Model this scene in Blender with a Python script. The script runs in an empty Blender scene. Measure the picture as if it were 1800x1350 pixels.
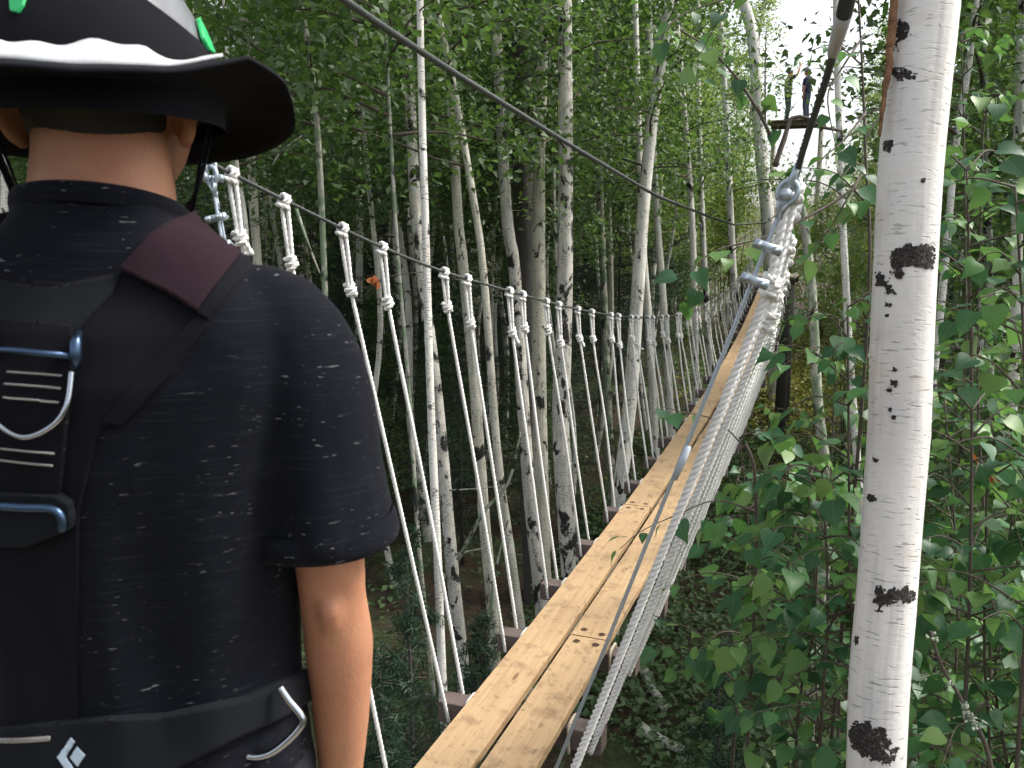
import bpy, bmesh, math, random
import numpy as np
from mathutils import Vector, Matrix, noise
from mathutils.bvhtree import BVHTree

R = math.radians
sc = bpy.context.scene
col = sc.collection

# ------------------------------------------------------------------ camera
FPX = 1500.0
PITCH, YAW = R(9.78), R(21.22)
cam_d = bpy.data.cameras.new('camera')
cam_d.sensor_width = 36.0
cam_d.lens = 36.0 * FPX / 1800.0
cam_d.clip_start, cam_d.clip_end = 0.05, 500
cam_d.dof.use_dof = True
cam_d.dof.focus_distance = 3.6
cam_d.dof.aperture_fstop = 13.0
cam = bpy.data.objects.new('camera', cam_d)
cam.rotation_euler = (R(90) - PITCH, 0, YAW)
col.objects.link(cam)
sc.camera = cam

# ------------------------------------------------------------------ sky, sun, exposure
SUN_EL, SUN_AZ = R(50), R(62)          # azimuth clockwise from +Y (towards the far end, from the right)
w = bpy.data.worlds.new('World'); sc.world = w; w.use_nodes = True
nt = w.node_tree; nt.nodes.clear()
out = nt.nodes.new('ShaderNodeOutputWorld'); bg = nt.nodes.new('ShaderNodeBackground')
sky = nt.nodes.new('ShaderNodeTexSky'); sky.sky_type = 'NISHITA'; sky.sun_disc = False
sky.sun_elevation = SUN_EL; sky.sun_rotation = SUN_AZ
sky.air_density = 1.0; sky.dust_density = 4.0; sky.ozone_density = 1.0
hs = nt.nodes.new('ShaderNodeHueSaturation'); hs.inputs['Saturation'].default_value = 0.28   # thin even overcast
nt.links.new(sky.outputs[0], hs.inputs['Color']); nt.links.new(hs.outputs[0], bg.inputs[0])
bg.inputs[1].default_value = 0.12
nt.links.new(bg.outputs[0], out.inputs[0])
sd = bpy.data.lights.new('sun', 'SUN'); sd.energy = 1.5; sd.angle = R(14); sd.color = (1.0, 0.95, 0.86)
sun = bpy.data.objects.new('sun', sd); col.objects.link(sun)
sdir = Vector((math.sin(SUN_AZ) * math.cos(SUN_EL), math.cos(SUN_AZ) * math.cos(SUN_EL), math.sin(SUN_EL)))
sun.rotation_euler = (-sdir).to_track_quat('-Z', 'Y').to_euler()
vs = sc.view_settings
vs.view_transform = 'Standard'; vs.look = 'None'; vs.gamma = 1.0; vs.exposure = 1.45; vs.use_curve_mapping = False
sc.cycles.use_denoising = True
sc.cycles.max_bounces = 4; sc.cycles.diffuse_bounces = 3; sc.cycles.glossy_bounces = 2
sc.cycles.transmission_bounces = 2; sc.cycles.use_adaptive_sampling = True; sc.cycles.adaptive_threshold = 0.04; sc.cycles.caustics_reflective = False; sc.cycles.caustics_refractive = False

# ------------------------------------------------------------------ measuring helpers (bridge frame: +Y along the bridge, camera at the origin)
_cp, _sp, _cy, _sy = math.cos(PITCH), math.sin(PITCH), math.cos(YAW), math.sin(YAW)
def ray(px, py):
    x = (px - 900) / FPX; y = (675 - py) / FPX
    d = (x, _cp + y * _sp, -_sp + y * _cp)
    return Vector((_cy * d[0] - _sy * d[1], _sy * d[0] + _cy * d[1], d[2]))
def unp(px, py, depth): return ray(px, py) * depth

def ground_z(x, y):
    z = -5.25 + 0.135 * max(0.0, y - 6) - 0.20 * max(0.0, y - 26) + 0.165 * max(0.0, y - 40)
    z += 0.02 * max(0.0, -x - 6)
    z += 0.35 * noise.noise(Vector((x * .22, y * .22, 3.1))) + 0.10 * noise.noise(Vector((x * .9, y * .9, 7.7)))
    return z

# ------------------------------------------------------------------ object helpers
def mesh(name, verts, faces, mat=None, smooth=False, uv=None, tone=None):
    me = bpy.data.meshes.new(name)
    me.from_pydata([tuple(v) for v in verts], [], faces)
    if uv is not None:
        l = me.uv_layers.new(name='UVMap')
        idx = np.empty(len(me.loops), dtype=np.int32); me.loops.foreach_get('vertex_index', idx)
        l.data.foreach_set('uv', np.asarray(uv, dtype=np.float32)[idx].ravel())
    if tone is not None:
        a = me.attributes.new('tone', 'FLOAT', 'POINT'); a.data.foreach_set('value', np.asarray(tone, dtype=np.float32))
    if smooth: me.polygons.foreach_set('use_smooth', [True] * len(me.polygons))
    if mat: me.materials.append(mat)
    me.update()
    return me
def link(name, data, parent=None, loc=None):
    o = bpy.data.objects.new(name, data); col.objects.link(o)
    if parent: o.parent = parent
    if loc is not None: o.location = loc
    return o
def tag(o, label, cat, group=None, kind=None):
    if label: o['label'] = label
    if cat: o['category'] = cat
    if group: o['group'] = group
    if kind: o['kind'] = kind
    return o
def thing(name, label, cat, loc=(0, 0, 0), group=None):
    return tag(link(name, None, None, loc), label, cat, group)

class MB:
    """collects shapes into one mesh"""
    def __init__(s): s.v = []; s.f = []; s.uv = []
    def add(s, v, f, uv=None):
        n = len(s.v); s.v += [tuple(p) for p in v]; s.f += [tuple(i + n for i in q) for q in f]
        s.uv += list(uv) if uv is not None else [(0, 0)] * len(v)
    def build(s, name, mat, parent=None, smooth=True, loc=None, off=None):
        v = s.v
        if off is not None: v = [(p[0] - off[0], p[1] - off[1], p[2] - off[2]) for p in v]
        return link(name, mesh(name, v, s.f, mat, smooth, s.uv), parent, loc)

def frames(pts):
    """parallel-transport frames along a polyline"""
    P = [Vector(p) for p in pts]; n = len(P); T = []
    for i in range(n):
        t = P[min(i + 1, n - 1)] - P[max(i - 1, 0)]
        T.append(t.normalized() if t.length > 1e-9 else Vector((0, 0, 1)))
    a = Vector((1, 0, 0)) if abs(T[0].x) < .8 else Vector((0, 1, 0))
    N = [(a - T[0] * a.dot(T[0])).normalized()]
    for i in range(1, n):
        v = N[-1] - T[i] * N[-1].dot(T[i]); N.append(v.normalized())
    return P, T, N
def resample(pts, step):
    """Catmull-Rom through pts, spaced about step"""
    P = [Vector(p) for p in pts]; o = []
    for i in range(len(P) - 1):
        p0 = P[max(i - 1, 0)]; p1 = P[i]; p2 = P[i + 1]; p3 = P[min(i + 2, len(P) - 1)]
        m = max(1, int(math.ceil((p2 - p1).length / step)))
        for k in range(m):
            t = k / m
            o.append(0.5 * ((2 * p1) + (p2 - p0) * t + (2 * p0 - 5 * p1 + 4 * p2 - p3) * t * t + (3 * p1 - p0 - 3 * p2 + p3) * t ** 3))
    o.append(P[-1]); return o
def tube(mb, pts, rad, sides=8, cap=True, twist=0.0, wob=None):
    """swept tube; rad number or per-point list; uv in metres"""
    P, T, N = frames(pts); n = len(P); v = []; uv = []; s = 0.0
    for i in range(n):
        r = rad[i] if isinstance(rad, (list, tuple, np.ndarray)) else rad
        if i: s += (P[i] - P[i - 1]).length
        B = T[i].cross(N[i])
        for k in range(sides):
            a = 2 * math.pi * k / sides
            rr = r * (wob(a, s) if wob else 1.0)
            v.append(P[i] + (N[i] * math.cos(a) + B * math.sin(a)) * rr); uv.append((r * 2 * math.pi * abs(2 * k / sides - 1) * .5, s))
    f = [(i * sides + k, i * sides + (k + 1) % sides, (i + 1) * sides + (k + 1) % sides, (i + 1) * sides + k) for i in range(n - 1) for k in range(sides)]
    if cap: f += [tuple(range(sides))[::-1], tuple((n - 1) * sides + k for k in range(sides))]
    mb.add(v, f, uv)
def rope(mb, pts, r, lay=None, strands=3, per=8, cap=True, amp=.17, phase=0.0, ring=None):
    """laid rope: a lobed section that turns as it runs, so the strands are real relief"""
    lay = lay or r * 7.0
    step = lay / per
    Q = resample(pts, step)
    # even out
    P = [Q[0]]; acc = 0
    for i in range(1, len(Q)):
        acc += (Q[i] - Q[i - 1]).length
        if acc >= step * .8: P.append(Q[i]); acc = 0
    if (P[-1] - Q[-1]).length > 1e-5: P.append(Q[-1])
    P, T, N = frames(P); m = ring or strands * 4; v = []; uv = []; s = 0.0
    for i in range(len(P)):
        if i: s += (P[i] - P[i - 1]).length
        B = T[i].cross(N[i]); tw = 2 * math.pi * s / lay + phase
        for k in range(m):
            a = 2 * math.pi * k / m
            c = abs(math.cos(strands * (a - 0) / 2.0))
            rr = r * (1 - 2 * amp + 2 * amp * c)
            v.append(P[i] + (N[i] * math.cos(a + tw) + B * math.sin(a + tw)) * rr); uv.append((a, s))
    n = len(P)
    f = [(i * m + k, i * m + (k + 1) % m, (i + 1) * m + (k + 1) % m, (i + 1) * m + k) for i in range(n - 1) for k in range(m)]
    if cap: f += [tuple(range(m))[::-1], tuple((n - 1) * m + k for k in range(m))]
    mb.add(v, f, uv)
def box(mb, c, sx, sy, sz, M=None, bev=.0):
    bm = bmesh.new(); bmesh.ops.create_cube(bm, size=1)
    for q in bm.verts: q.co = Vector((q.co.x * sx, q.co.y * sy, q.co.z * sz))
    if bev: bmesh.ops.bevel(bm, geom=bm.edges[:], offset=bev, segments=2, affect='EDGES', profile=.6)
    bm.verts.index_update()
    v = [((M @ q.co) if M else q.co) + Vector(c) for q in bm.verts]
    mb.add(v, [tuple(q.index for q in f.verts) for f in bm.faces]); bm.free()

# ------------------------------------------------------------------ materials
def new_mat(name):
    m = bpy.data.materials.new(name); m.use_nodes = True
    nt = m.node_tree; b = nt.nodes['Principled BSDF']
    return m, nt, b
class NG:
    """short-hand for node graphs"""
    def __init__(s, nt): s.nt = nt; s.n = nt.nodes; s.l = nt.links
    def node(s, t, **kw):
        x = s.n.new(t)
        for k, v in kw.items():
            if hasattr(x, k): setattr(x, k, v)
        return x
    def set(s, x, k, v):
        if hasattr(v, 'is_linked'): s.l.new(v, x.inputs[k])
        else: x.inputs[k].default_value = v
    def noise(s, vec, scale, detail=3, rough=.55, dist=0.0):
        x = s.node('ShaderNodeTexNoise'); s.set(x, 'Scale', scale); s.set(x, 'Detail', detail); s.set(x, 'Roughness', rough); s.set(x, 'Distortion', dist)
        if vec is not None: s.l.new(vec, x.inputs['Vector'])
        return x.outputs['Fac']
    def mapping(s, vec, scale=(1, 1, 1), loc=(0, 0, 0)):
        x = s.node('ShaderNodeMapping'); x.inputs['Scale'].default_value = scale
        s.set(x, 'Location', loc); s.l.new(vec, x.inputs['Vector']); return x.outputs[0]
    def ramp(s, fac, stops, interp='LINEAR'):
        x = s.node('ShaderNodeValToRGB'); cr = x.color_ramp; cr.interpolation = interp
        while len(cr.elements) < len(stops): cr.elements.new(.5)
        for e, (p, c) in zip(cr.elements, stops):
            e.position = p; e.color = (*c, 1) if len(c) == 3 else c
        s.l.new(fac, x.inputs[0]); return x.outputs[0]
    def step(s, fac, a, b):
        x = s.node('ShaderNodeMapRange'); s.set(x, 'From Min', a); s.set(x, 'From Max', b); s.l.new(fac, x.inputs['Value']); return x.outputs[0]
    def mix(s, fac, a, b, blend='MIX'):
        x = s.node('ShaderNodeMix', data_type='RGBA', blend_type=blend)
        for i, v in ((0, fac), (6, a), (7, b)):
            if hasattr(v, 'is_linked'): s.l.new(v, x.inputs[i])
            else: x.inputs[i].default_value = v if i == 0 else (*v, 1)
        return x.outputs[2]
    def math(s, op, a, b=0.0):
        x = s.node('ShaderNodeMath', operation=op)
        for i, v in ((0, a), (1, b)):
            if hasattr(v, 'is_linked'): s.l.new(v, x.inputs[i])
            else: x.inputs[i].default_value = v
        return x.outputs[0]
    def bump(s, h, strength, dist=.01):
        x = s.node('ShaderNodeBump'); x.inputs['Strength'].default_value = strength; x.inputs['Distance'].default_value = dist
        s.l.new(h, x.inputs['Height']); return x.outputs[0]
    def coord(s, k='Object'): return s.node('ShaderNodeTexCoord').outputs[k]
    def rand(s): return s.node('ShaderNodeObjectInfo').outputs['Random']

def plain(name, c, rough=.6, metal=0.0, var=.15, scale=40, spec=.5, bumpk=0.0):
    m, nt, b = new_mat(name); g = NG(nt)
    n = g.noise(g.coord(), scale, 4)
    cc = g.mix(n, tuple(x * (1 - var) for x in c), tuple(min(1, x * (1 + var)) for x in c))
    nt.links.new(cc, b.inputs['Base Color']); b.inputs['Roughness'].default_value = rough; b.inputs['Metallic'].default_value = metal
    b.inputs['Specular IOR Level'].default_value = spec
    if bumpk: nt.links.new(g.bump(n, bumpk), b.inputs['Normal'])
    return m

def bark(name, white=(.62, .60, .55), grey=(.36, .35, .33), scar=.60, lent=.62, stain=.3, moss=0.0, mosscol=(.16, .22, .10), fine=1.0, lmix=.8, staincol=None):
    """birch / poplar bark in metres: papery base, thin sideways lenticels, black scars, stains, moss"""
    m, nt, b = new_mat(name); g = NG(nt)
    rnd = g.math('MULTIPLY', g.rand(), 37.0)
    cv = g.node('ShaderNodeCombineXYZ'); nt.links.new(rnd, cv.inputs[0]); nt.links.new(rnd, cv.inputs[1])
    va = g.node('ShaderNodeVectorMath', operation='ADD'); nt.links.new(g.coord('UV'), va.inputs[0]); nt.links.new(cv.outputs[0], va.inputs[1])
    uv = va.outputs[0]
    base = g.mix(g.step(g.noise(g.mapping(uv, (6, 2.2, 1)), 1.0, 4), .35, .7), white, grey)
    base = g.mix(g.step(g.noise(g.mapping(uv, (22, 1.2, 1)), 1.0, 4, .6), .52, .74), base, staincol or tuple(x * .55 for x in grey)) if stain else base
    pinkish = g.noise(g.mapping(uv, (5, 9, 1)), 1.0, 2)
    base = g.mix(g.math('MULTIPLY', g.step(pinkish, .55, .75), .35), base, (.60, .47, .36))
    le = g.noise(g.mapping(uv, (26 * fine, 150 * fine, 1)), 1.0, 2, .5)
    le2 = g.noise(g.mapping(uv, (4, 6, 1)), 1.0, 2)
    lm = g.math('MULTIPLY', g.step(le, lent, lent + .07), g.step(le2, .38, .55))
    base = g.mix(g.math('MULTIPLY', lm, lmix), base, (.06, .05, .045))
    sn = g.noise(g.mapping(uv, (7, 4.2, 1)), 1.0, 5, .62, .6)
    sn2 = g.noise(g.mapping(uv, (30, 60, 1)), 1.0, 3, .6)
    sm = g.step(g.math('ADD', sn, g.math('MULTIPLY', sn2, .16)), scar + .08, scar + .13)
    base = g.mix(sm, base, (.022, .02, .02))
    if moss:
        mn = g.noise(g.mapping(uv, (9, 5, 1)), 1.0, 5, .7)
        base = g.mix(g.math('MULTIPLY', g.step(mn, 1 - moss, 1.06 - moss), .85), base, mosscol)
    nt.links.new(base, b.inputs['Base Color']); b.inputs['Roughness'].default_value = .75; b.inputs['Specular IOR Level'].default_value = .25
    h = g.math('SUBTRACT', g.math('MULTIPLY', sn2, .5), g.math('ADD', g.math('MULTIPLY', lm, .5), g.math('MULTIPLY', sm, -.7)))
    nt.links.new(g.bump(h, .5, .006), b.inputs['Normal'])
    return m
M_BARK_NEAR = bark('bark_near_birch', (.76, .735, .70), (.60, .58, .56), scar=.70, lent=.60, stain=.5, staincol=(.47, .46, .45), fine=.8, lmix=.42)
M_BARK_WHITE = bark('bark_white_birch', (.74, .73, .68), (.56, .55, .51), scar=.585, lent=.55, moss=.36)
M_BARK_PALE = bark('bark_pale_poplar', (.60, .58, .49), (.44, .43, .36), scar=.575, lent=.55)
M_BARK_BLACK = bark('bark_scarred_birch', (.62, .60, .54), (.42, .41, .38), scar=.535, lent=.53)
M_BARK_MOSS = bark('bark_mossy', (.42, .41, .35), (.24, .24, .21), scar=.52, moss=.52, mosscol=(.13, .19, .11))
M_BARK_DARK = plain('bark_dark', (.055, .05, .045), .9, var=.5, scale=25, bumpk=.6)
M_BARK_TWIG = plain('bark_twig', (.075, .058, .045), .8, var=.4, scale=60)
def scarmat():
    m, nt, b = new_mat('bark_scar_black'); g = NG(nt); v = g.coord()
    n = g.noise(v, 120, 5, .7); n2 = g.noise(v, 45, 4, .65)
    c = g.ramp(n, [(.35, (.014, .012, .011)), (.58, (.045, .038, .034)), (.70, (.20, .18, .16)), (.8, (.34, .32, .30))])
    c = g.mix(g.step(n2, .62, .74), c, (.42, .40, .37)); nt.links.new(c, b.inputs['Base Color']); b.inputs['Roughness'].default_value = .95
    nt.links.new(g.bump(n, 1.0, .01), b.inputs['Normal']); return m
M_SCAR = scarmat()
M_TORN = plain('bark_torn_brown', (.19, .095, .045), .9, var=.95, scale=38, bumpk=1.0)
M_LICHEN = plain('lichen', (.42, .48, .38), .95, var=.3, scale=90, bumpk=1.0)

def leafmat(name, cols, under, trans=(.16, .30, .05), use_obj=False, rough=.5, tw=.32, spec=.3):
    m = bpy.data.materials.new(name); m.use_nodes = True; nt = m.node_tree; g = NG(nt); b = nt.nodes['Principled BSDF']; o = nt.nodes['Material Output']
    if use_obj: t = g.rand()
    else:
        a = g.node('ShaderNodeAttribute', attribute_name='tone'); t = a.outputs['Fac']
    c = g.ramp(t, cols)
    if use_obj:                                        # pale midrib and side veins, mottling
        sx = g.node('ShaderNodeSeparateXYZ'); nt.links.new(g.coord(), sx.inputs[0]); ax_ = g.math('ABSOLUTE', sx.outputs[0])
        w_ = g.math('SINE', g.math('MULTIPLY', g.math('SUBTRACT', sx.outputs[1], g.math('MULTIPLY', ax_, .8)), 44.0))
        vein = g.math('MAXIMUM', g.math('MULTIPLY', g.step(w_, .86, .98), .45), g.math('SUBTRACT', 1.0, g.step(ax_, .008, .022)))
        c = g.mix(g.math('MULTIPLY', vein, .35), c, (.20, .27, .12))
        c = g.mix(g.math('MULTIPLY', g.noise(g.coord(), 5, 3), .35), c, (.05, .12, .03), 'MULTIPLY') if False else c
    geo = g.node('ShaderNodeNewGeometry')
    c2 = g.mix(geo.outputs['Backfacing'], c, under)
    nt.links.new(c2, b.inputs['Base Color']); b.inputs['Roughness'].default_value = rough; b.inputs['Specular IOR Level'].default_value = spec
    tr = g.node('ShaderNodeBsdfTranslucent')
    tcol = g.mix(.5, c, trans); nt.links.new(tcol, tr.inputs[0])
    mx = g.node('ShaderNodeMixShader'); mx.inputs[0].default_value = tw
    nt.links.new(b.outputs[0], mx.inputs[1]); nt.links.new(tr.outputs[0], mx.inputs[2]); nt.links.new(mx.outputs[0], o.inputs['Surface'])
    return m
M_LEAF_FAR = leafmat('leaf_crown', [(0, (.020, .052, .017)), (.35, (.048, .105, .028)), (.75, (.088, .165, .044)), (1, (.19, .25, .09))], (.13, .185, .095), (.20, .36, .06), tw=.38, rough=.45)  # palest tone stands in for highlights on single leaves
M_LEAF_SUN = leafmat('leaf_crown_sunlit', [(0, (.075, .13, .03)), (.4, (.13, .21, .045)), (.8, (.21, .29, .065)), (1, (.30, .34, .10))], (.20, .27, .10), (.42, .55, .09), tw=.45)  # brighter, yellower crown leaves: sunlight is put into the colour
M_LEAF_NEAR = leafmat('leaf_sapling', [(0, (.018, .070, .034)), (.45, (.038, .128, .050)), (.75, (.082, .205, .056)), (1, (.16, .27, .075))], (.20, .26, .14), (.17, .38, .05), use_obj=True, rough=.42, tw=.34, spec=.35)
M_LEAF_LOW = leafmat('leaf_ground_cover', [(0, (.030, .085, .030)), (.5, (.055, .14, .04)), (.85, (.11, .20, .05)), (1, (.20, .24, .05))], (.11, .17, .08), (.16, .32, .05))
M_LEAF_MOSS = leafmat('leaf_moss', [(0, (.13, .15, .03)), (.5, (.22, .24, .04)), (1, (.38, .34, .07))], (.24, .24, .06), (.3, .36, .06))
M_LEAF_DEAD = leafmat('leaf_dead', [(0, (.28, .075, .02)), (.5, (.36, .12, .03)), (1, (.22, .05, .02))], (.30, .12, .05), (.4, .12, .03), use_obj=True)
M_NEEDLE = leafmat('spruce_needles', [(0, (.012, .032, .018)), (.6, (.020, .052, .026)), (1, (.038, .08, .036))], (.022, .05, .028), (.04, .10, .03), tw=.15)

def wood(name, c1, c2, c3, along=1, rough=.7, blot=.5):
    m, nt, b = new_mat(name); g = NG(nt)
    rnd = g.math('MULTIPLY', g.rand(), 53.0)
    cv = g.node('ShaderNodeCombineXYZ'); nt.links.new(rnd, cv.inputs[0]); nt.links.new(rnd, cv.inputs[2])
    va = g.node('ShaderNodeVectorMath', operation='ADD'); nt.links.new(g.coord(), va.inputs[0]); nt.links.new(cv.outputs[0], va.inputs[1]); v = va.outputs[0]
    sc1 = [14, 14, 14]; sc1[along] = .7; sc2 = [90, 90, 90]; sc2[along] = 2.5
    grain = g.noise(g.mapping(v, tuple(sc1)), 1.0, 4, .6, 1.2); fine = g.noise(g.mapping(v, tuple(sc2)), 1.0, 3, .6)
    c = g.mix(.45, g.ramp(grain, [(.32, c1), (.52, c2), (.70, c1)]), c2)
    c = g.mix(g.math('MULTIPLY', g.step(fine, .45, .75), .45), c, c3)
    bl = g.noise(v, 9, 5, .65, .3)                      # muddy boot marks and damp blotches
    c = g.mix(g.math('MULTIPLY', g.step(bl, .54, .66), blot), c, tuple(x * .62 for x in c3))
    bl2 = g.noise(g.mapping(v, (38, 22, 38)), 1.0, 3, .5, .8)
    c = g.mix(g.math('MULTIPLY', g.step(bl2, .60, .68), blot * .9), c, tuple(x * .42 for x in c3))
    kn = g.node('ShaderNodeTexVoronoi'); kn.inputs['Scale'].default_value = 1.0
    sk = [9, 9, 9]; sk[along] = 2.2; nt.links.new(g.mapping(v, tuple(sk)), kn.inputs['Vector'])
    c = g.mix(g.math('MULTIPLY', g.math('SUBTRACT', 1.0, g.step(kn.outputs['Distance'], .05, .10)), .75), c, (.12, .055, .025))
    nt.links.new(c, b.inputs['Base Color']); b.inputs['Roughness'].default_value = rough; b.inputs['Specular IOR Level'].default_value = .3
    nt.links.new(g.bump(g.math('ADD', fine, grain), .25, .004), b.inputs['Normal'])
    return m
M_PLANK = wood('pine_plank', (.43, .275, .145), (.50, .345, .195), (.30, .19, .105), blot=.52)
M_BEAM = wood('weathered_beam', (.105, .078, .070), (.15, .115, .105), (.06, .045, .042), along=0, blot=.3)
M_DECKOLD = wood('platform_wood', (.26, .20, .15), (.32, .26, .20), (.16, .12, .09))
def ropemat(name, c, dirt):
    m, nt, b = new_mat(name); g = NG(nt)
    n = g.noise(g.coord(), 14, 4, .6); n2 = g.noise(g.coord(), 260, 2)
    cc = g.mix(g.math('MULTIPLY', g.step(n, .45, .72), .6), c, dirt); cc = g.mix(g.math('MULTIPLY', n2, .25), cc, dirt)
    nt.links.new(cc, b.inputs['Base Color']); b.inputs['Roughness'].default_value = .7; b.inputs['Specular IOR Level'].default_value = .3
    nt.links.new(g.bump(n2, .3, .002), b.inputs['Normal']); return m
M_ROPE = ropemat('white_rope', (.82, .81, .79), (.60, .59, .56))
M_ROPE_OLD = ropemat('tan_rope', (.60, .52, .40), (.38, .32, .24))
M_GALV = plain('galvanised_steel', (.42, .48, .54), .42, .75, .25, 120)
M_CABLE = plain('weathered_cable', (.075, .082, .080), .55, .35, .35, 150)
M_SLEEVE = plain('black_rubber_sleeve', (.018, .018, .020), .5, 0, .3, 50)
M_TAPE = plain('grey_tape', (.42, .48, .55), .45, .1, .15, 60)
M_BOLT = plain('rusty_bolt', (.09, .055, .035), .6, .5, .4, 200)

def fabric(name, c, fleck=0.0, rough=.9, weave=500):
    m, nt, b = new_mat(name); g = NG(nt); v = g.coord()
    n = g.noise(v, weave, 2); cc = g.mix(n, tuple(x * .7 for x in c), tuple(x * 1.35 for x in c))
    if fleck:
        f1 = g.noise(g.mapping(v, (66, 66, 430)), 1.0, 1.5, .5); f2 = g.noise(v, 11, 2)
        fm = g.math('MULTIPLY', g.step(f1, .69, .74), g.step(f2, .40, .58))
        cc = g.mix(g.math('MULTIPLY', fm, fleck), cc, (.42, .44, .48))
        f3 = g.noise(g.mapping(v, (18, 18, 420)), 1.0, 2, .5)
        cc = g.mix(g.math('MULTIPLY', g.step(f3, .56, .80), .30), cc, (.035, .038, .045))
    nt.links.new(cc, b.inputs['Base Color']); b.inputs['Roughness'].default_value = rough; b.inputs['Specular IOR Level'].default_value = .12
    b.inputs['Sheen Weight'].default_value = .02
    nt.links.new(g.bump(n, .2, .001), b.inputs['Normal']); return m
M_SHIRT = fabric('black_heather_jersey', (.0042, .0050, .0085), fleck=.34)
M_BLACK = fabric('black_webbing', (.0045, .0048, .0075))
M_MAROON = fabric('maroon_pad', (.019, .0095, .014))
M_GREYBELT = fabric('charcoal_padding', (.008, .0095, .0125))
M_HAT = fabric('black_hat_cloth', (.006, .006, .009))
M_WHITECLOTH = fabric('white_cloth', (.46, .47, .49), rough=.85)
M_TROUSER = fabric('dark_trousers', (.018, .019, .024))
M_SHOE = plain('dark_shoe', (.03, .028, .026), .7)
M_HELMET = plain('grey_helmet_shell', (.15, .155, .17), .3, 0, .6, 22)
M_GREEN = plain('green_helmet_flash', (.02, .42, .13), .4, 0, .08, 30)
M_STITCH = plain('grey_stitching', (.22, .21, .20), .8)
M_CHROME = plain('polished_steel', (.38, .41, .45), .2, 1.0, .08, 30)
M_BLUESTEEL = plain('blued_steel', (.06, .10, .17), .3, .9, .15, 30)
M_LOGO = plain('pale_blue_print', (.42, .52, .62), .6, 0, .1, 60)
M_HAIR = plain('dark_hair', (.012, .010, .010), .7, 0, .5, 300)
def skinmat():
    m, nt, b = new_mat('skin'); g = NG(nt); v = g.coord()
    n = g.noise(v, 16, 5, .65); n2 = g.noise(v, 220, 4, .7)
    c = g.mix(g.step(n, .35, .7), (.44, .215, .120), (.37, .155, .085)); c = g.mix(g.math('MULTIPLY', n2, .25), c, (.34, .15, .09))
    nt.links.new(c, b.inputs['Base Color']); b.inputs['Roughness'].default_value = .58
    b.inputs['Subsurface Weight'].default_value = .06; b.inputs['Subsurface Radius'].default_value = (.012, .005, .003); b.inputs['Subsurface Scale'].default_value = .5
    nt.links.new(g.bump(n2, .3, .003), b.inputs['Normal']); return m
M_SKIN = skinmat()

# ------------------------------------------------------------------ ground
def build_ground():
    n = 150; x0, x1, y0, y1 = -75.0, 55.0, -30.0, 110.0
    g = []
    for j in range(n + 1):
        for i in range(n + 1):
            # denser towards the middle of the picture
            x = x0 + (x1 - x0) * i / n; y = y0 + (y1 - y0) * j / n
            g.append((x, y, ground_z(x, y)))
    f = [(j * (n + 1) + i, j * (n + 1) + i + 1, (j + 1) * (n + 1) + i + 1, (j + 1) * (n + 1) + i) for j in range(n) for i in range(n)]
    m, nt, b = new_mat('forest_floor'); q = NG(nt); v = q.coord()
    a = q.noise(v, .6, 5, .6); c = q.noise(v, 18, 5, .7); d = q.noise(v, 3, 4, .6)
    litter = q.ramp(c, [(.3, (.018, .012, .008)), (.5, (.045, .028, .018)), (.65, (.085, .05, .028)), (.75, (.035, .035, .02))])
    green = q.ramp(c, [(.3, (.02, .03, .012)), (.6, (.06, .085, .025)), (.8, (.12, .13, .04))])
    cc = q.mix(q.step(q.math('ADD', q.math('MULTIPLY', a, .6), q.math('MULTIPLY', d, .4)), .46, .56), litter, green)
    nt.links.new(cc, b.inputs['Base Color']); b.inputs['Roughness'].default_value = .95
    nt.links.new(q.bump(c, .8, .05), b.inputs['Normal'])
    o = link('ground', mesh('ground', g, f, m, True)); o['kind'] = 'structure'
build_ground()

# ------------------------------------------------------------------ the suspension bridge
S0, Y0 = 0.6127, 2.878                       # cross-beam spacing and the beam whose ends show at the lower edge
def deck_x(y): return -1.082 - .12 * max(0.0, (y - 9) / 7.4) ** 1.5
def deck_z(y): return -1.776 - .027 * y + .00563 * y * y
def rail_left(y):
    x = np.interp(y, [0, 1.5, 2.1, 3, 3.6, 4.2, 6, 8, 15, 20.5], [-1.98, -1.8, -1.76, -1.71, -1.63, -1.585, -1.54, -1.52, -1.5, -1.48])
    return Vector((x, y, -.79 + .0152 * (y - 9.9) ** 2 + .075 * max(0.0, (3.4 - y)) / 1.3))
def rail_right(y):
    x = np.interp(y, [0.3, 1.45, 1.65, 2.05, 3, 5, 7, 10, 15, 20.5], [.10, -.02, -.05, -.12, -.19, -.365, -.52, -.70, -.98, -1.05])
    z = -.79 + .0152 * (y - 9.9) ** 2
    if y < 2.4: z = np.interp(y, [0.3, 1.45, 1.65, 2.05, 2.4], [.86, .36, .285, .135, .07])
    return Vector((x, y, z))
BY = 16.4
bridge = thing('suspension_bridge', 'narrow suspension bridge with two pine planks, wire handrails and white rope hangers', 'bridge', (deck_x(10), 10, deck_z(10)))
BO = bridge.location.copy()
def bpart(mb, name, mat, parent=None, smooth=True):
    p = parent or bridge
    if p is bridge: return mb.build(name, mat, bridge, smooth, off=BO)
    o = mb.build(name, mat, p, smooth, off=BO); return o

def beam_y(k): return Y0 + S0 * k
K0, K1 = -2, 21
rb = random.Random(5)
# cross beams
for k in range(K0, K1 + 1):
    y = beam_y(k); mb = MB(); M = Matrix.Rotation(rb.uniform(-.02, .02), 3, 'Z')
    box(mb, (0, 0, 0), .66 + rb.uniform(-.02, .02), .089, .089, M, .006)
    o = mb.build('crossbeam', M_BEAM, bridge, False)
    o.location = Vector((deck_x(y), y, deck_z(y) - .0215 - .0475)) - BO
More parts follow.
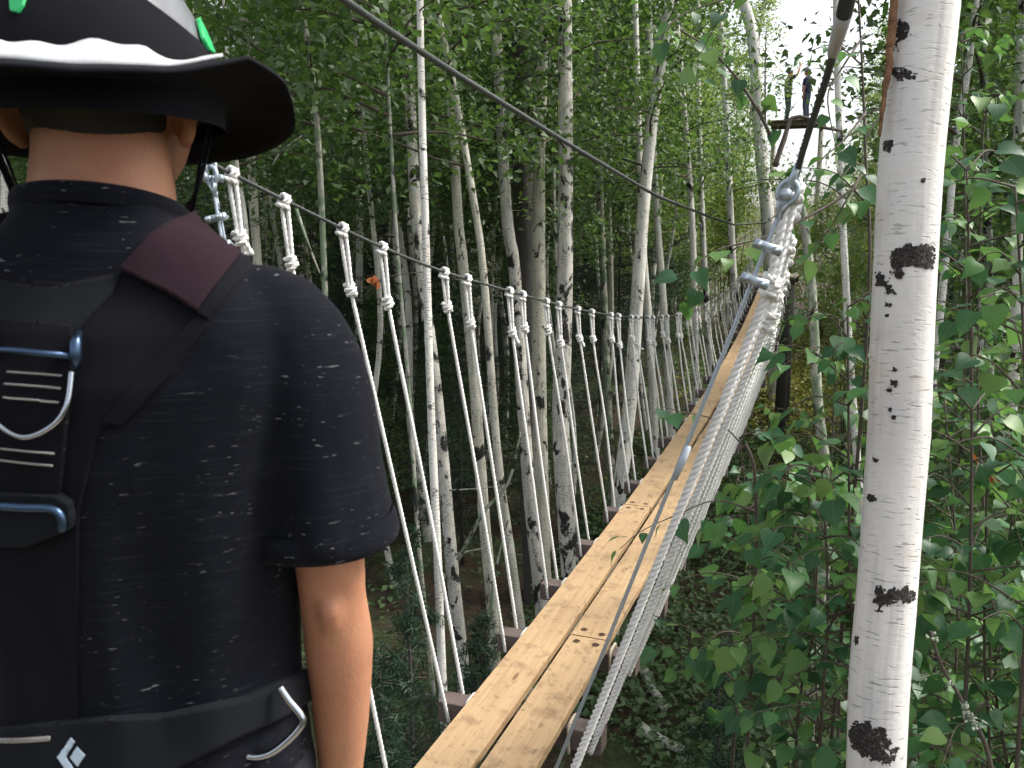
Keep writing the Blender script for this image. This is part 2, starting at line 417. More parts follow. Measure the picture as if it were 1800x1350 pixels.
# planks, each one bent a little to the sag
def plank(side, ya, yb):
    n = 10; W, H = .180, .038; bv = .003
    prof = [(-W / 2 + bv, H / 2), (W / 2 - bv, H / 2), (W / 2, H / 2 - bv), (W / 2, -H / 2 + bv), (W / 2 - bv, -H / 2), (-W / 2 + bv, -H / 2), (-W / 2, -H / 2 + bv), (-W / 2, H / 2 - bv)]
    v = []; ym = (ya + yb) / 2; lift = rb.uniform(-.001, .001); cup = rb.uniform(-.004, .004); xs = rb.uniform(-.003, .003)
    c = Vector((deck_x(ym) + side * .1035, ym, deck_z(ym)))
    for i in range(n + 1):
        y = ya + .004 + (yb - ya - .008) * i / n
        bow = cup * math.sin(math.pi * i / n)
        for (px, pz) in prof: v.append((deck_x(y) + side * .1035 + px + bow + xs - c.x, y - c.y, deck_z(y) + pz - .002 + lift - c.z))
    m = len(prof)
    f = [(i * m + k, i * m + (k + 1) % m, (i + 1) * m + (k + 1) % m, (i + 1) * m + k) for i in range(n) for k in range(m)]
    f += [tuple(range(m))[::-1], tuple(n * m + k for k in range(m))]
    f = [q[::-1] for q in f]
    o = link('deck_plank', mesh('deck_plank', v, f, M_PLANK), bridge, c - BO)
    # countersunk bolts near the ends
    for ye in (ya + .055, yb - .055):
        if ye > 9: continue
        for sx in (-.045, .045):
            mb = MB(); q = []
            for kk in range(14):
                a = 2 * math.pi * kk / 14
                for rr, zz in ((.0135, .0005), (.0165, .0014), (.0135, .0022), (.011, .0008)): q.append((rr * math.cos(a), rr * math.sin(a), zz))
            ff = [(kk * 4 + j, ((kk + 1) % 14) * 4 + j, ((kk + 1) % 14) * 4 + (j + 1) % 4, kk * 4 + (j + 1) % 4) for kk in range(14) for j in range(4)]
            mb.add(q, ff); mb.add([(.009 * math.cos(2 * math.pi * kk / 8), .009 * math.sin(2 * math.pi * kk / 8), .0012) for kk in range(8)], [tuple(range(8))])
            b_ = mb.build('bolt', M_BOLT, o, True); b_.location = Vector((deck_x(ye) + side * .1035 + sx, ye + rb.uniform(-.01, .01), deck_z(ye) + .0172)) - c
L6 = 6 * S0
for side, first in ((1, beam_y(1)), (-1, beam_y(4))):
    j = [first + i * L6 for i in range(-2, 8)]
    for a, b_ in zip(j[:-1], j[1:]):
        if b_ < 1.45 or a > BY - .2: continue
        plank(side, max(a, 1.4), min(b_, BY))

# handrail and lifeline cables
def cable(name, pts, r, mat, lay=.11, per=7, strands=6, amp=.10):
    mb = MB(); rope(mb, pts, r, lay, strands, per, amp=amp, ring=12); return bpart(mb, name, mat)
ysr = list(np.linspace(0.0, BY + .8, 60))
cable('handrail_cable', [rail_left(y) for y in ysr], .0075, M_CABLE, lay=.16, per=5)
ysr = list(np.linspace(0.3, BY + .8, 64))
cable('handrail_cable', [rail_right(y) for y in ysr], .0078, M_CABLE, lay=.13, per=7)
# dark rubber sleeve over the near end of the right handrail, with a white taped end
mb = MB(); tube(mb, [rail_right(y) for y in np.linspace(.3, 1.50, 14)], .0125, 12); bpart(mb, 'rubber_sleeve', M_SLEEVE)
mb = MB(); tube(mb, [rail_right(y) for y in np.linspace(1.498, 1.60, 5)], [.0132, .0128, .0122, .0112, .0098], 12); bpart(mb, 'tape_wrap', M_WHITECLOTH)
def over(y): return Vector((-1.08 - .10 * max(0, (y - 9) / 11), y, np.interp(y, [0, 1.74, 2.12, 3.42, 5.1, 7.39, 8.95, 13, 18.0], [.75, .52, .48, .37, .245, .16, .12, .2, .6])))
mb = MB(); rope(mb, [over(y) for y in list(np.linspace(-.6, 18.2, 46))], .0098, .12, 6, 8, amp=.12, ring=18)
life = tag(mb.build('lifeline_cable', M_CABLE, None, True), 'thick dark overhead lifeline cable running above the bridge deck', 'cable')

# white rope hangers: hitch over the cable, stopper knot, single rope down to the beam, strap over the beam
TOPS_L = [2.17, 2.41, 2.73, 2.99, 3.43, 3.62, 4.07, 4.23, 4.59, 4.8, 5.16, 5.46, 5.91, 6.12, 6.51, 6.69, 7.1, 7.28, 7.65, 7.9, 8.39, 8.54]
def hanger(top, tan, knot, bottom, inside, det, tail, rng):
    fat = 1.3 if inside > 0 else .88
    """one hanger; det 2 near, 1 middle, 0 far"""
    per = (3, 5, 8)[det]; r = .0100 * fat; lay = (.12, .075, .060)[det]; ring = (5, 9, 12)[det]
    mb = MB()
    mid = knot.lerp(bottom, .5) + Vector((rng.uniform(-.012, .012), rng.uniform(-.012, .012), -.004))
    rope(mb, [knot, knot.lerp(bottom, .12) + Vector((0, 0, 0)), mid, bottom], r, lay, 3, per, ring=ring)
    h = bpart(mb, 'hanger_rope', M_ROPE)
    # the doubled upper part and the hitch round the cable
    mb = MB(); side = tan.cross(Vector((0, 0, 1))).normalized()
    dn = (knot - top)
    for s in (-1, 1):
        a = top + side * .008 * s + tan * .004 * s; b_ = knot + side * .004 * s + tan * .004 * s
        rope(mb, [a, a.lerp(b_, .35) + tan * .002 * s, a.lerp(b_, .75), b_], r * .95, lay, 3, per, ring=ring, phase=s)
    upv = side.cross(tan).normalized()
    if upv.z < 0: upv = -upv
    nn = (7, 10, 16)[det]; pts = []
    for i in range(nn + 1):
        t = i / nn; a = -math.pi * .35 + t * math.pi * 3.2
        pts.append(top + (side * math.cos(a) + upv * math.sin(a)) * .0175 + tan * (-.014 + .028 * t))
    rope(mb, pts, r, lay, 3, per, ring=ring)
    pts = []
    for i in range(nn + 1):                                   # collar of the hitch just under the cable
        t = i / nn; a = t * math.pi * 1.9
        pts.append(top - upv * (.022 + .004 * math.sin(a)) + tan * math.cos(a) * .022 + side * math.sin(a) * .015)
    rope(mb, pts, r, lay, 3, per, ring=ring)
    bpart(mb, 'hitch', M_ROPE, h)
    mb = MB(); ax = (bottom - knot).normalized(); u = ax.cross(tan).normalized(); w_ = ax.cross(u); pts = []
    turns = 2.6; nn = (12, 20, 34)[det]; ph = rng.uniform(0, 6)
    for i in range(nn + 1):
        t = i / nn; a = ph + t * turns * 2 * math.pi
        rr = .0155 + .002 * math.sin(a * .7)
        pts.append(knot + (u * math.cos(a) + w_ * math.sin(a)) * rr + ax * (-.023 + .046 * t + .007 * math.sin(a)))
    rope(mb, pts, r * 1.02, lay, 3, per, ring=ring)
    bpart(mb, 'knot', M_ROPE, h)
    if tail:
        mb = MB(); d = Vector((rng.uniform(-.02, .03), rng.uniform(-.03, .03), 0))
        rope(mb, [knot, knot + ax * .025 + u * .012 + d * .3, knot + ax * tail + u * .012 + d], r, lay, 3, per, ring=ring)
        bpart(mb, 'rope_tail', M_ROPE, h)
    return h
rh = random.Random(11)
for sd_, railf in ((-1, rail_left), (1, rail_right)):
    idx = 0
    for k in range(-1 if sd_ < 0 else -1, K1 + 1):
        yb = beam_y(k)
        for e in (-1, 1):
            i = (k + 1) * 2 + (0 if e < 0 else 1)
            if sd_ < 0 and 0 <= i < len(TOPS_L): yt = TOPS_L[i]
            else: yt = yb + e * .10 + rh.uniform(-.03, .03)
            if yt > BY - .1: continue
            top = railf(yt); tan = (railf(yt + .05) - railf(yt - .05)).normalized()
            bot = Vector((deck_x(yb) + sd_ * ((.285 if e < 0 else .26) if sd_ < 0 else .298), yb + e * .054, deck_z(yb) - .10))
            drop = rh.uniform(.15, .24) * (1 if yb < 9 else .85)
            dirv = (bot - top).normalized()
            kn = top + Vector((dirv.x * drop * .55, dirv.y * drop * .6, -drop))
            det = 2 if yb < 4.6 else (1 if yb < 8.5 else 0)
            hanger(top, tan, kn, bot, sd_, det, rh.choice((0, 0, .03, .055)), rh)
        # strap over the beam beside the plank
        if yb < 9:
            mb = MB(); x = deck_x(yb) + sd_ * .212; z0 = deck_z(yb) - .0215; hw = .0525
            P = [(x + sd_ * .004, yb - hw, z0 - .10), (x, yb - hw, z0 - .04), (x, yb - hw + .006, z0 + .003), (x, yb - .02, z0 + .010), (x, yb + .02, z0 + .010), (x, yb + hw - .006, z0 + .003), (x, yb + hw, z0 - .04), (x + sd_ * .004, yb + hw, z0 - .10), (x, yb, z0 - .105)]
            rope(mb, P, .0080, .055, 3, 6); bpart(mb, 'beam_strap', M_ROPE_OLD if sd_ > 0 else M_ROPE)

# galvanised wire stays with shackle and clips at the near end, one each side
def stay(top, bot, ymid, doubled):
    mb = MB(); ax = (bot - top).normalized()
    fwd = Vector((0, 1, 0)); side = ax.cross(fwd).normalized()
    a = top + ax * .05; m = a.lerp(bot, doubled)
    rope(mb, [a, a.lerp(bot, .5) + Vector((0, 0, -.004)), bot], .0055, .075, 6, 9, amp=.12, ring=18)
    st = bpart(mb, 'wire_stay', M_GALV)
    mb = MB(); rope(mb, [a + side * .004 + ax * .03, a.lerp(m, .1) + fwd * .0095 + side * .002, m + fwd * .0095 + side * .002], .0045, .075, 6, 9, amp=.12, ring=18); bpart(mb, 'wire_return', M_GALV, st)
    mb = MB(); tube(mb, [m - ax * .04 + side * .006, m + side * .006, m + ax * .05 + side * .004], [.0085, .0095, .008], 10); bpart(mb, 'tape_sleeve', M_TAPE, st)
    # thimble eye
    mb = MB(); P = []
    for i in range(17):
        t = i / 16; an = math.pi * (1.15 * 2 * t - 1.15)
        P.append(a + ax * (-.012 - .026 * math.cos(an) + .0) + side * .021 * math.sin(an))
    P = [a + ax * .05] + P + [a + ax * .05 + side * .006]
    tube(mb, P, .0068, 8); bpart(mb, 'thimble', M_GALV, st)
    # bow shackle round the handrail with its pin and nut
    mb = MB(); P = []
    for i in range(15):
        an = -.25 + (math.pi + .5) * i / 14
        P.append(top + fwd * .024 * math.cos(an) - ax * (.026 * math.sin(an)) * 1.0 - ax * .0)
    P = [top + fwd * .019 + ax * .045] + P + [top - fwd * .019 + ax * .045]
    tube(mb, P, .0082, 10)
    tube(mb, [top + fwd * .042 + ax * .045, top - fwd * .038 + ax * .045], .0075, 10)
    tube(mb, [top + fwd * .044 + ax * .045, top + fwd * .030 + ax * .045], .0135, 6)
    tube(mb, [top - fwd * .040 + ax * .045, top - fwd * .028 + ax * .045], .0145, 10)
    bpart(mb, 'shackle', M_GALV, st)
    # wire-rope clips
    for d in (.115, .195):
        c = a + ax * d + side * .006; mb = MB()
        # saddle: a fat rounded bar across the pair
        v = []; f = []; n = 8
        tube(mb, [c - side * .033 + fwd * -.013, c - side * .030 + fwd * -.013, c + fwd * -.017, c + side * .030 + fwd * -.013, c + side * .033 + fwd * -.013], [.007, .0125, .0105, .0125, .007], 10)
        for s in (-1, 1):
            tube(mb, [c + side * .020 * s - fwd * .034, c + side * .020 * s - fwd * .018], .0098, 6)
            tube(mb, [c + side * .020 * s - fwd * .040, c + side * .020 * s - fwd * .034], .0052, 8)
        P = [c + side * .020 - fwd * .02] + [c + side * .020 * math.cos(q) + fwd * (.004 + .018 * math.sin(q)) for q in np.linspace(0, math.pi, 9)] + [c - side * .020 - fwd * .02]
        tube(mb, P, .0052, 8); bpart(mb, 'cable_clip', M_GALV, st)
stay(rail_right(2.05), Vector((-.80, 1.98, -1.86)), 2.0, .32)
stay(rail_left(2.08), Vector((-1.385, 1.98, -1.86)), 2.0, .55)

# ------------------------------------------------------------------ platforms at both ends
def platform(name, label, x0, x1, y0, y1, z, posts, board_dir=0):
    t = thing(name, label, 'platform', ((x0 + x1) / 2, (y0 + y1) / 2, z)); c = t.location
    n = int((x1 - x0) / .15)
    base = MB(); box(base, (0, 0, 0), .14, y1 - y0, .04, None, .004)
    me = mesh('deck_board', base.v, base.f, M_DECKOLD)
    for i in range(n):
        o = link('deck_board', me, t, Vector((x0 + (i + .5) * (x1 - x0) / n, c.y, z - .02 + (i % 3) * .0007)) - c)
    for y in (y0 + .12, y1 - .12):
        mb = MB(); box(mb, (0, 0, 0), x1 - x0 - .02, .05, .12, None, .004); mb.build('joist', M_BEAM, t, False, Vector((c.x, y, z - .101)) - c)
    for (x, y) in posts:
        gz = ground_z(x, y) - .1; mb = MB(); tube(mb, [(0, 0, gz - z), (0, 0, (gz - z) * .5), (0, 0, -.162)], [.11, .10, .09], 12)
        mb.build('post', M_BARK_PALE if z > 1 else M_BARK_DARK, t, True, Vector((x, y, z)) - c)
    return t
platform('timber_platform', 'timber platform at the near end of the bridge, under the person in the hat', -1.6, .55, -1.1, 1.32, -1.52, [(-1.45, -.9), (.4, -.9), (-1.45, 1.1), (.4, 1.1)])
platform('timber_platform', 'small timber platform where the rope bridge ends among the far trees', -1.85, -.85, 16.45, 18.0, deck_z(16.4) - .02, [(-1.75, 16.7), (-1.0, 16.7), (-1.75, 17.8), (-1.0, 17.8)])
PF_Y = 34.0
pf = unp(1405, 212, 1); k_ = PF_Y / pf.y
PFZ = pf.z * k_
platform('timber_platform', 'high timber platform far beyond the bridge, two people standing on it', pf.x * k_ - 1.1, pf.x * k_ + .9, PF_Y - .5, PF_Y + 1.2, PFZ, [(pf.x * k_ - .95, PF_Y + 1), (pf.x * k_ + .75, PF_Y + 1)])

# ------------------------------------------------------------------ foliage helpers
def leaf_cloud(name, centers, sizes, rng, mat, tilt=.75, width=.62, fold=.14, tone=None, face=None):
    """many small folded leaves as one mesh; centers (N,3)"""
    N = len(centers); C = np.asarray(centers, dtype=np.float64); S = np.asarray(sizes)[:, None]
    nrm = rng.normal(0, 1, (N, 3)) * tilt; nrm[:, 2] += 1.0
    nrm /= np.linalg.norm(nrm, axis=1)[:, None]
    d = rng.normal(0, 1, (N, 3)); d[:, 2] -= .35
    d -= nrm * (d * nrm).sum(1)[:, None]; d /= np.linalg.norm(d, axis=1)[:, None] + 1e-9
    b = np.cross(nrm, d)
    T = [(0, 0, 0), (-.5 * width, .40, fold), (.5 * width, .40, fold), (0, 1, -.03)]
    V = np.empty((N, 4, 3))
    for i, (u, v, h) in enumerate(T): V[:, i] = C + (b * u + d * v + nrm * h) * S
    base = np.arange(N)[:, None] * 4
    F = np.concatenate([base + np.array([[0, 2, 3]]), base + np.array([[0, 3, 1]])], 1).reshape(-1, 3)
    me = bpy.data.meshes.new(name)
    me.vertices.add(N * 4); me.vertices.foreach_set('co', V.ravel().astype(np.float32))
    me.loops.add(F.size); me.loops.foreach_set('vertex_index', F.ravel().astype(np.int32))
    me.polygons.add(len(F)); me.polygons.foreach_set('loop_start', (np.arange(len(F)) * 3).astype(np.int32))
    try: me.polygons.foreach_set('loop_total', np.full(len(F), 3, dtype=np.int32))
    except Exception: pass
    t = rng.random(N) if tone is None else tone
    a = me.attributes.new('tone', 'FLOAT', 'POINT'); a.data.foreach_set('value', np.repeat(t, 4).astype(np.float32))
    me.materials.append(mat); me.update(calc_edges=True); me.validate()
    return me

def crown_parts(seed, z0, z1, rad, nb, nl, size, mat, axis=None, limb_r=.014, lean=None):
    """limbs (MB) and leaf mesh in tree-local space; axis(z)->(x,y) of the trunk"""
    rng = np.random.default_rng(seed); axis = axis or (lambda z: (0, 0)); mb = MB(); cs = []; tn = []
    for i in range(nb):
        t = (i + rng.random()) / nb; z = z0 + (z1 - z0) * t
        az = rng.random() * 6.283; L = rad * (1.05 - .75 * t) * rng.uniform(.55, 1.1); el = rng.uniform(.15, .75)
        ax, ay = axis(z); p = np.array([ax, ay, z]); pts = [p.copy()]
        dr = np.array([math.cos(az) * math.cos(el), math.sin(az) * math.cos(el), math.sin(el)])
        n = 5
        for k in range(n):
            dr = dr + rng.normal(0, .12, 3) - np.array([0, 0, .10]); dr /= np.linalg.norm(dr)
            p = p + dr * L / n; pts.append(p.copy())
        tube(mb, [Vector(q) for q in pts], list(np.linspace(limb_r * (1.1 - .6 * t), .003, n + 1)), 5)
        m = max(6, int(nl / nb)); P = np.array(pts); btone = rng.random() * .5
        ntw = 7
        tw = []
        for q in range(ntw):
            s = rng.uniform(.8, n); j = min(int(s), n - 1); c = P[j] + (P[j + 1] - P[j]) * (s - j)
            tw.append(c + rng.normal(0, .20, 3) * np.array([1, 1, .8]) * L / 1.2)
        tw = np.array(tw)
        ch = rng.integers(0, ntw, m); c = tw[ch] + rng.normal(0, .16, (m, 3)) * np.array([1.1, 1.1, .75])
        cs.append(c); tn.append(np.clip(btone + rng.random(m) * .5, 0, 1))
    C = np.concatenate(cs); tnv = np.concatenate(tn)
    me = leaf_cloud('leaves', C, rng.uniform(.7, 1.25, len(C)) * size, rng, mat, tone=tnv)
    return mb, me

def trunk_mb(pts, r0, r1, sides=12, step=.22, seed=0, knob=.06):
    Q = resample(pts, step); n = len(Q); rad = []
    for i, p in enumerate(Q):
        t = i / (n - 1); rad.append((r0 + (r1 - r0) * t) * (1 + .05 * noise.noise(Vector((seed, p.z * 1.7, 0)))))
    rad[0] *= 1.25
    mb = MB()
    tube(mb, Q, rad, sides, wob=lambda a, s: 1 + knob * noise.noise(Vector((math.cos(a) * 1.5 + seed, math.sin(a) * 1.5, s * 2.5))))
    return mb, Q

# ------------------------------------------------------------------ the trees one can tell apart
def measured_tree(label, px, wpx, depth, mat, crown=True, top=7.5, name='birch_tree', taper=.85, crown_z=None, cat='tree', twigs=0, leafmat_=None, sides=12, group=None, seed=1, nl=3400, rad=1.5):
    pts = [unp(a, b, depth) for a, b in px]
    if pts[0].z > pts[-1].z: pts = pts[::-1]
    # go on down to the ground and up to the crown
    d = (pts[0] - pts[1]).normalized(); gz = ground_z(pts[0].x, pts[0].y)
    if pts[0].z > gz + .2:
        h = pts[0].z - gz; f = Vector((pts[0].x + d.x * h * .5, pts[0].y, gz - .15)); m = pts[0].lerp(f, .5); m.x += d.x * h * .12
        pts = [f, m] + pts
    else: pts[0].z = gz - .15
    e = (pts[-1] - pts[-2]).normalized()
    hh = top - pts[-1].z
    if hh > .4:
        p = pts[-1]; pts = pts + [p + Vector((e.x * hh * .30, e.y * hh * .3, hh * .5)), p + Vector((e.x * hh * .45, e.y * hh * .45, hh))]
    base = pts[0].copy(); t = thing(name, label, cat, base, group)
    r = wpx * depth / FPX / 2
    mb, Q = trunk_mb(pts, r * 1.02, r * .55, sides, seed=seed)
    mb.build('trunk', mat, t, True, off=base)
    if crown:
        zz = [q.z for q in Q]; xs = [q.x for q in Q]; ys = [q.y for q in Q]
        ax = lambda z: (np.interp(z, zz, xs), np.interp(z, zz, ys))
        cz = crown_z if crown_z is not None else .6
        lm, le = crown_parts(seed, cz, top, rad, 22, nl, .085, leafmat_ or M_LEAF_FAR, ax)
        lm.v = [(p[0] - base.x, p[1] - base.y, p[2] - base.z) for p in lm.v]
        lm.build('limbs', M_BARK_TWIG, t)['kind'] = 'stuff'
        le.transform(Matrix.Translation(-base)); link('crown', le, t)
    return t
TR = [
 ('slim bright white birch right behind the left handrail, moss specks on its bark', [(736, -120), (742, 200), (748, 400), (757, 700), (770, 1000), (783, 1290)], 17, 5.2, M_BARK_WHITE, dict(top=5.5, crown_z=2.6)),
 ('dark scarred birch partly hidden behind the slim bright white birch', [(708, -100), (722, 200), (735, 420), (768, 700), (795, 1000)], 24, 8.5, M_BARK_BLACK, {}),
 ('pale thin poplar leaning left at the top, crossed by the overhead cable', [(757, -60), (797, 150), (832, 350), (850, 480), (875, 800), (905, 1020)], 16, 8.0, M_BARK_PALE, {}),
 ('birch with a blackened upper trunk left of the two thick centre trunks', [(868, -60), (880, 200), (893, 400), (905, 480), (925, 800), (945, 1000)], 25, 9.6, M_BARK_BLACK, {}),
 ('greenish grey poplar trunk rising beside the pale thin leaning poplar', [(802, 330), (812, 450), (832, 650), (850, 900)], 22, 9.2, M_BARK_PALE, {}),
 ('thick cream birch just left of the thickest centre birch', [(958, -60), (948, 250), (947, 450), (948, 700), (955, 1000)], 29, 10.2, M_BARK_PALE, {}),
 ('thickest centre birch with long black streaks down its white bark', [(993, -60), (994, 300), (992, 560), (986, 760), (1002, 1000)], 33, 9.0, M_BARK_BLACK, dict(sides=16)),
 ('cream birch leaning right at the top with black branch scars', [(1183, -60), (1142, 250), (1125, 450), (1108, 700), (1085, 900)], 27, 10.0, M_BARK_WHITE, {}),
 ('thin pale birch right beside the birch that leans right', [(1188, 0), (1203, 200), (1218, 420), (1224, 700)], 13, 12.5, M_BARK_WHITE, {}),
 ('tall birch standing at the far end of the bridge, forked near the sky opening', [(1285, -60), (1322, 60), (1336, 250), (1352, 420), (1366, 700)], 27, 18.2, M_BARK_WHITE, dict(top=9, crown_z=6.5)),
 ('thin lichen covered trunk right of the hat brim', [(524, -60), (556, 200), (570, 480), (578, 700)], 13, 7.0, M_BARK_MOSS, {}),
 ('thin pale stem behind the white knots beside the neck strap', [(398, 60), (412, 260), (432, 400), (442, 600)], 11, 8.0, M_BARK_WHITE, {}),
 ('tan poplar trunk seen under the hat brim behind the first knots', [(440, 240), (450, 420), (470, 700)], 19, 9.0, M_BARK_PALE, {}),
 ('slim white birch left of the big near trunk, half hidden by leaves', [(1470, -60), (1476, 250), (1492, 600), (1514, 930)], 15, 6.2, M_BARK_WHITE, dict(top=6, crown_z=2.8)),
 ('crooked mossy birch between the rope bundle and the big near trunk', [(1398, 300), (1425, 480), (1437, 700), (1456, 900), (1432, 1160)], 25, 5.6, M_BARK_MOSS, dict(top=.45, crown=False, taper=.6)),
 ('grey birch leaning right of the big near trunk, in the shade', [(1720, -40), (1702, 120), (1680, 260), (1652, 560)], 15, 6.6, M_BARK_WHITE, dict(top=6)),
 ('upright shaded birch at the right, beside the leaning grey one', [(1720, -40), (1728, 120), (1732, 260), (1740, 600)], 17, 7.2, M_BARK_MOSS, dict(top=6)),
 ('massive dark old trunk low behind the hangers, left of the plank edge', [(925, 560), (935, 850), (945, 1060)], 44, 11.2, M_BARK_DARK, dict(sides=16)),
 ('slender birch behind the middle hangers where the handrail sags lowest', [(1128, 380), (1140, 560), (1152, 780)], 15, 11.6, M_BARK_WHITE, {}),
 ('grey slender birch just right of where the handrail sags lowest', [(1150, 300), (1168, 560), (1182, 780)], 15, 12.6, M_BARK_WHITE, {}),
 ('thin dark spotted birch between leaning birch and far end tree', [(1262, -40), (1276, 200), (1286, 420), (1296, 600)], 14, 17.0, M_BARK_WHITE, {}),
 ('pale birch at the left edge, behind the hat and shoulder', [(2, 120), (8, 300), (14, 500)], 16, 8.0, M_BARK_WHITE, {}),
 ('spindly stem with leafy shoots low behind the first full hangers', [(690, 300), (702, 480), (720, 700), (738, 980)], 9, 6.2, M_BARK_MOSS, dict(top=4)),
 ('grey poplar standing between the centre birches and the leaning birch', [(1050, 200), (1058, 420), (1068, 700), (1075, 850)], 15, 13.0, M_BARK_MOSS, {}),
 ('slim pale birch close above the far left handrail knots', [(1228, 180), (1236, 420), (1246, 600)], 12, 14.5, M_BARK_WHITE, {}),
]
for i, (lab, px, wp, dp, mt, kw) in enumerate(TR):
    measured_tree(lab, px, wp, dp, mt, seed=100 + i, **kw)

# ------------------------------------------------------------------ forest behind: copies of a few tree kinds
def template(seed, mat, leafm, H, z0, rad, nl, lean, r0=.066):
    rng = random.Random(seed); t = link('forest_tree', None)
    pts = [Vector((0, 0, -.2))]
    x = y = 0.0
    for k in range(1, 6):
        x += rng.uniform(-1, 1) * lean; y += rng.uniform(-1, 1) * lean; pts.append(Vector((x, y, H * k / 5)))
    mb, Q = trunk_mb(pts, r0, r0 * .4, 9, .5, seed)
    mb.build('trunk', mat, t)
    zz = [q.z for q in Q]; xs = [q.x for q in Q]; ys = [q.y for q in Q]
    lm, le = crown_parts(seed, z0, H, rad, 34, nl, .085, leafm, lambda z: (np.interp(z, zz, xs), np.interp(z, zz, ys)))
    lm.build('limbs', M_BARK_TWIG, t)['kind'] = 'stuff'; link('crown', le, t)
    return t
TEMPL = [template(31, M_BARK_WHITE, M_LEAF_FAR, 9.2, 4.3, 1.7, 6500, .2), template(32, M_BARK_PALE, M_LEAF_FAR, 8.8, 4.0, 1.7, 6500, .26),
         template(33, M_BARK_BLACK, M_LEAF_FAR, 9.5, 4.4, 1.7, 6500, .18), template(34, M_BARK_MOSS, M_LEAF_FAR, 8.8, 4.0, 1.7, 6500, .3),
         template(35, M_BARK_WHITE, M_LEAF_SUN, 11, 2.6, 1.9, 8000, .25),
         template(36, M_BARK_WHITE, M_LEAF_FAR, 8.6, 4.6, 1.2, 3000, .2, .048), template(37, M_BARK_WHITE, M_LEAF_FAR, 8.2, 4.4, 1.2, 3000, .3, .04)]
KIND = ['white barked birch', 'cream barked poplar', 'black scarred birch', 'mossy barked birch', 'pale birch with yellow green leaves', 'thin white birch', 'very thin white birch']
def copy_tree(src):
    r = src.copy(); col.objects.link(r)
    for ch in src.children:
        c = ch.copy(); col.objects.link(c); c.parent = r
    return r
SECT = [(-1e9, 'unseen beyond the left edge of the picture'), (0, 'behind the hat and shoulder'), (350, 'behind the first knots beside the brim'), (620, 'around the slim bright white birch'),
        (800, 'left of the thickest centre birch'), (960, 'between the thickest centre birch and the leaning birch'), (1120, 'right of the cream leaning birch'),
        (1290, 'around the bridge end'), (1440, 'just left of the big near birch'), (1600, 'right of the big near birch'), (1800, 'unseen beyond the right edge of the picture')]
def where(x, y):
    u = x * _cy + y * _sy; v = -x * _sy + y * _cy
    px = 900 + FPX * u / (v * _cp + 3 * _sp) if v > .5 else (-5000 if x < 0 else 5000)
    sec = [t for a, t in SECT if px >= a][-1]
    d = math.hypot(x, y)
    return ('front rank ' if d < 14 else 'farther ' if d < 24 else 'distant '), sec
rf = random.Random(77); placed = []; used = [False] * len(TEMPL)
def ok_spot(x, y, mind):
    if abs(x - deck_x(y)) < 2.3 and y < 26: return False
    # keep the open sky gap above the far platform
    az = math.degrees(math.atan2(x, y))
    if -6.2 < az < .4 and y < 60: return False
    dx, dy = x + 1.3, y - 20.5; al = dx * math.sin(SUN_AZ) + dy * math.cos(SUN_AZ); la = dx * math.cos(SUN_AZ) - dy * math.sin(SUN_AZ)
    if -1 < al < 9 and abs(la) < 2.4: return False
    return all((x - a) ** 2 + (y - b) ** 2 > mind ** 2 for a, b in placed)
spots = []
tries = 0
while len(spots) < 212 and tries < 20000:
    tries += 1
    az = R(rf.uniform(-58, 16)); d = 8.2 + (rf.random() ** 1.15) * 36
    x, y = d * math.sin(az), d * math.cos(az)
    if az < R(-6) and d < 11.2: continue
    if not ok_spot(x, y, .85 + d * .014): continue
    placed.append((x, y)); spots.append((x, y))
# unseen trees added to darken the forest from the left and right
for _ in range(4000):
    if len(spots) >= 230: break
    az = R(rf.choice((rf.uniform(-110, -56), rf.uniform(14, 60)))); d = 7 + rf.random() * 20
    x, y = d * math.sin(az), d * math.cos(az)
    if not ok_spot(x, y, 1.8): continue
    placed.append((x, y)); spots.append((x, y))
for (x, y) in spots:
    far = y > 20 and x > -12
    j = 4 if (far and rf.random() < .75) else (rf.choice((5, 6)) if rf.random() < .55 else rf.choice((0, 0, 1, 2, 3)))
    o = TEMPL[j] if not used[j] else copy_tree(TEMPL[j]); used[j] = True
    o.location = (x, y, ground_z(x, y)); o.rotation_euler.z = rf.uniform(0, 6.28)
    s = rf.uniform(.78, 1.2); o.scale = (s, s, s * rf.uniform(.9, 1.1))
    rank, sec = where(x, y)
    tag(o, rank + KIND[j] + ' ' + sec, 'tree', 'forest trees ' + sec)

# ------------------------------------------------------------------ the big near birch
NB = [(1640, -420), (1633, -60), (1624, 60), (1614, 150), (1600, 300), (1592, 440), (1585, 600), (1580, 750), (1569, 900), (1558, 1050), (1545, 1200), (1539, 1350), (1530, 1600)]
NB_W = 103
nb_pts = [unp(a, b, 2.2) for a, b in NB][::-1]
gz = ground_z(nb_pts[0].x, nb_pts[0].y)
nb_pts = [Vector((nb_pts[0].x - .12, nb_pts[0].y, gz - .15)), Vector((nb_pts[0].x - .06, nb_pts[0].y, (gz + nb_pts[0].z) / 2))] + nb_pts + [nb_pts[-1] + Vector((.05, 0, 2.2)), nb_pts[-1] + Vector((.1, 0, 5))]
near_birch = thing('birch_tree', 'big bright white birch trunk standing nearest at the right, with black scars', 'tree', nb_pts[0])
NBO = near_birch.location.copy()
Q = resample(nb_pts, .03); rad = [];
for p in Q:
    rad.append(np.interp(p.z, [gz, -1.5, .7, 3, 6], [.105, .0705, .0805, .065, .035]) * (1 + .025 * noise.noise(Vector((0, 0, p.z * 3.1)))))
mbt = MB(); tube(mbt, Q, rad, 40, wob=lambda a, s: 1 + .022 * noise.noise(Vector((math.cos(a) * 1.4, math.sin(a) * 1.4, s * 2.2))) + .006 * noise.noise(Vector((math.cos(a) * 6, math.sin(a) * 6, s * 14))))
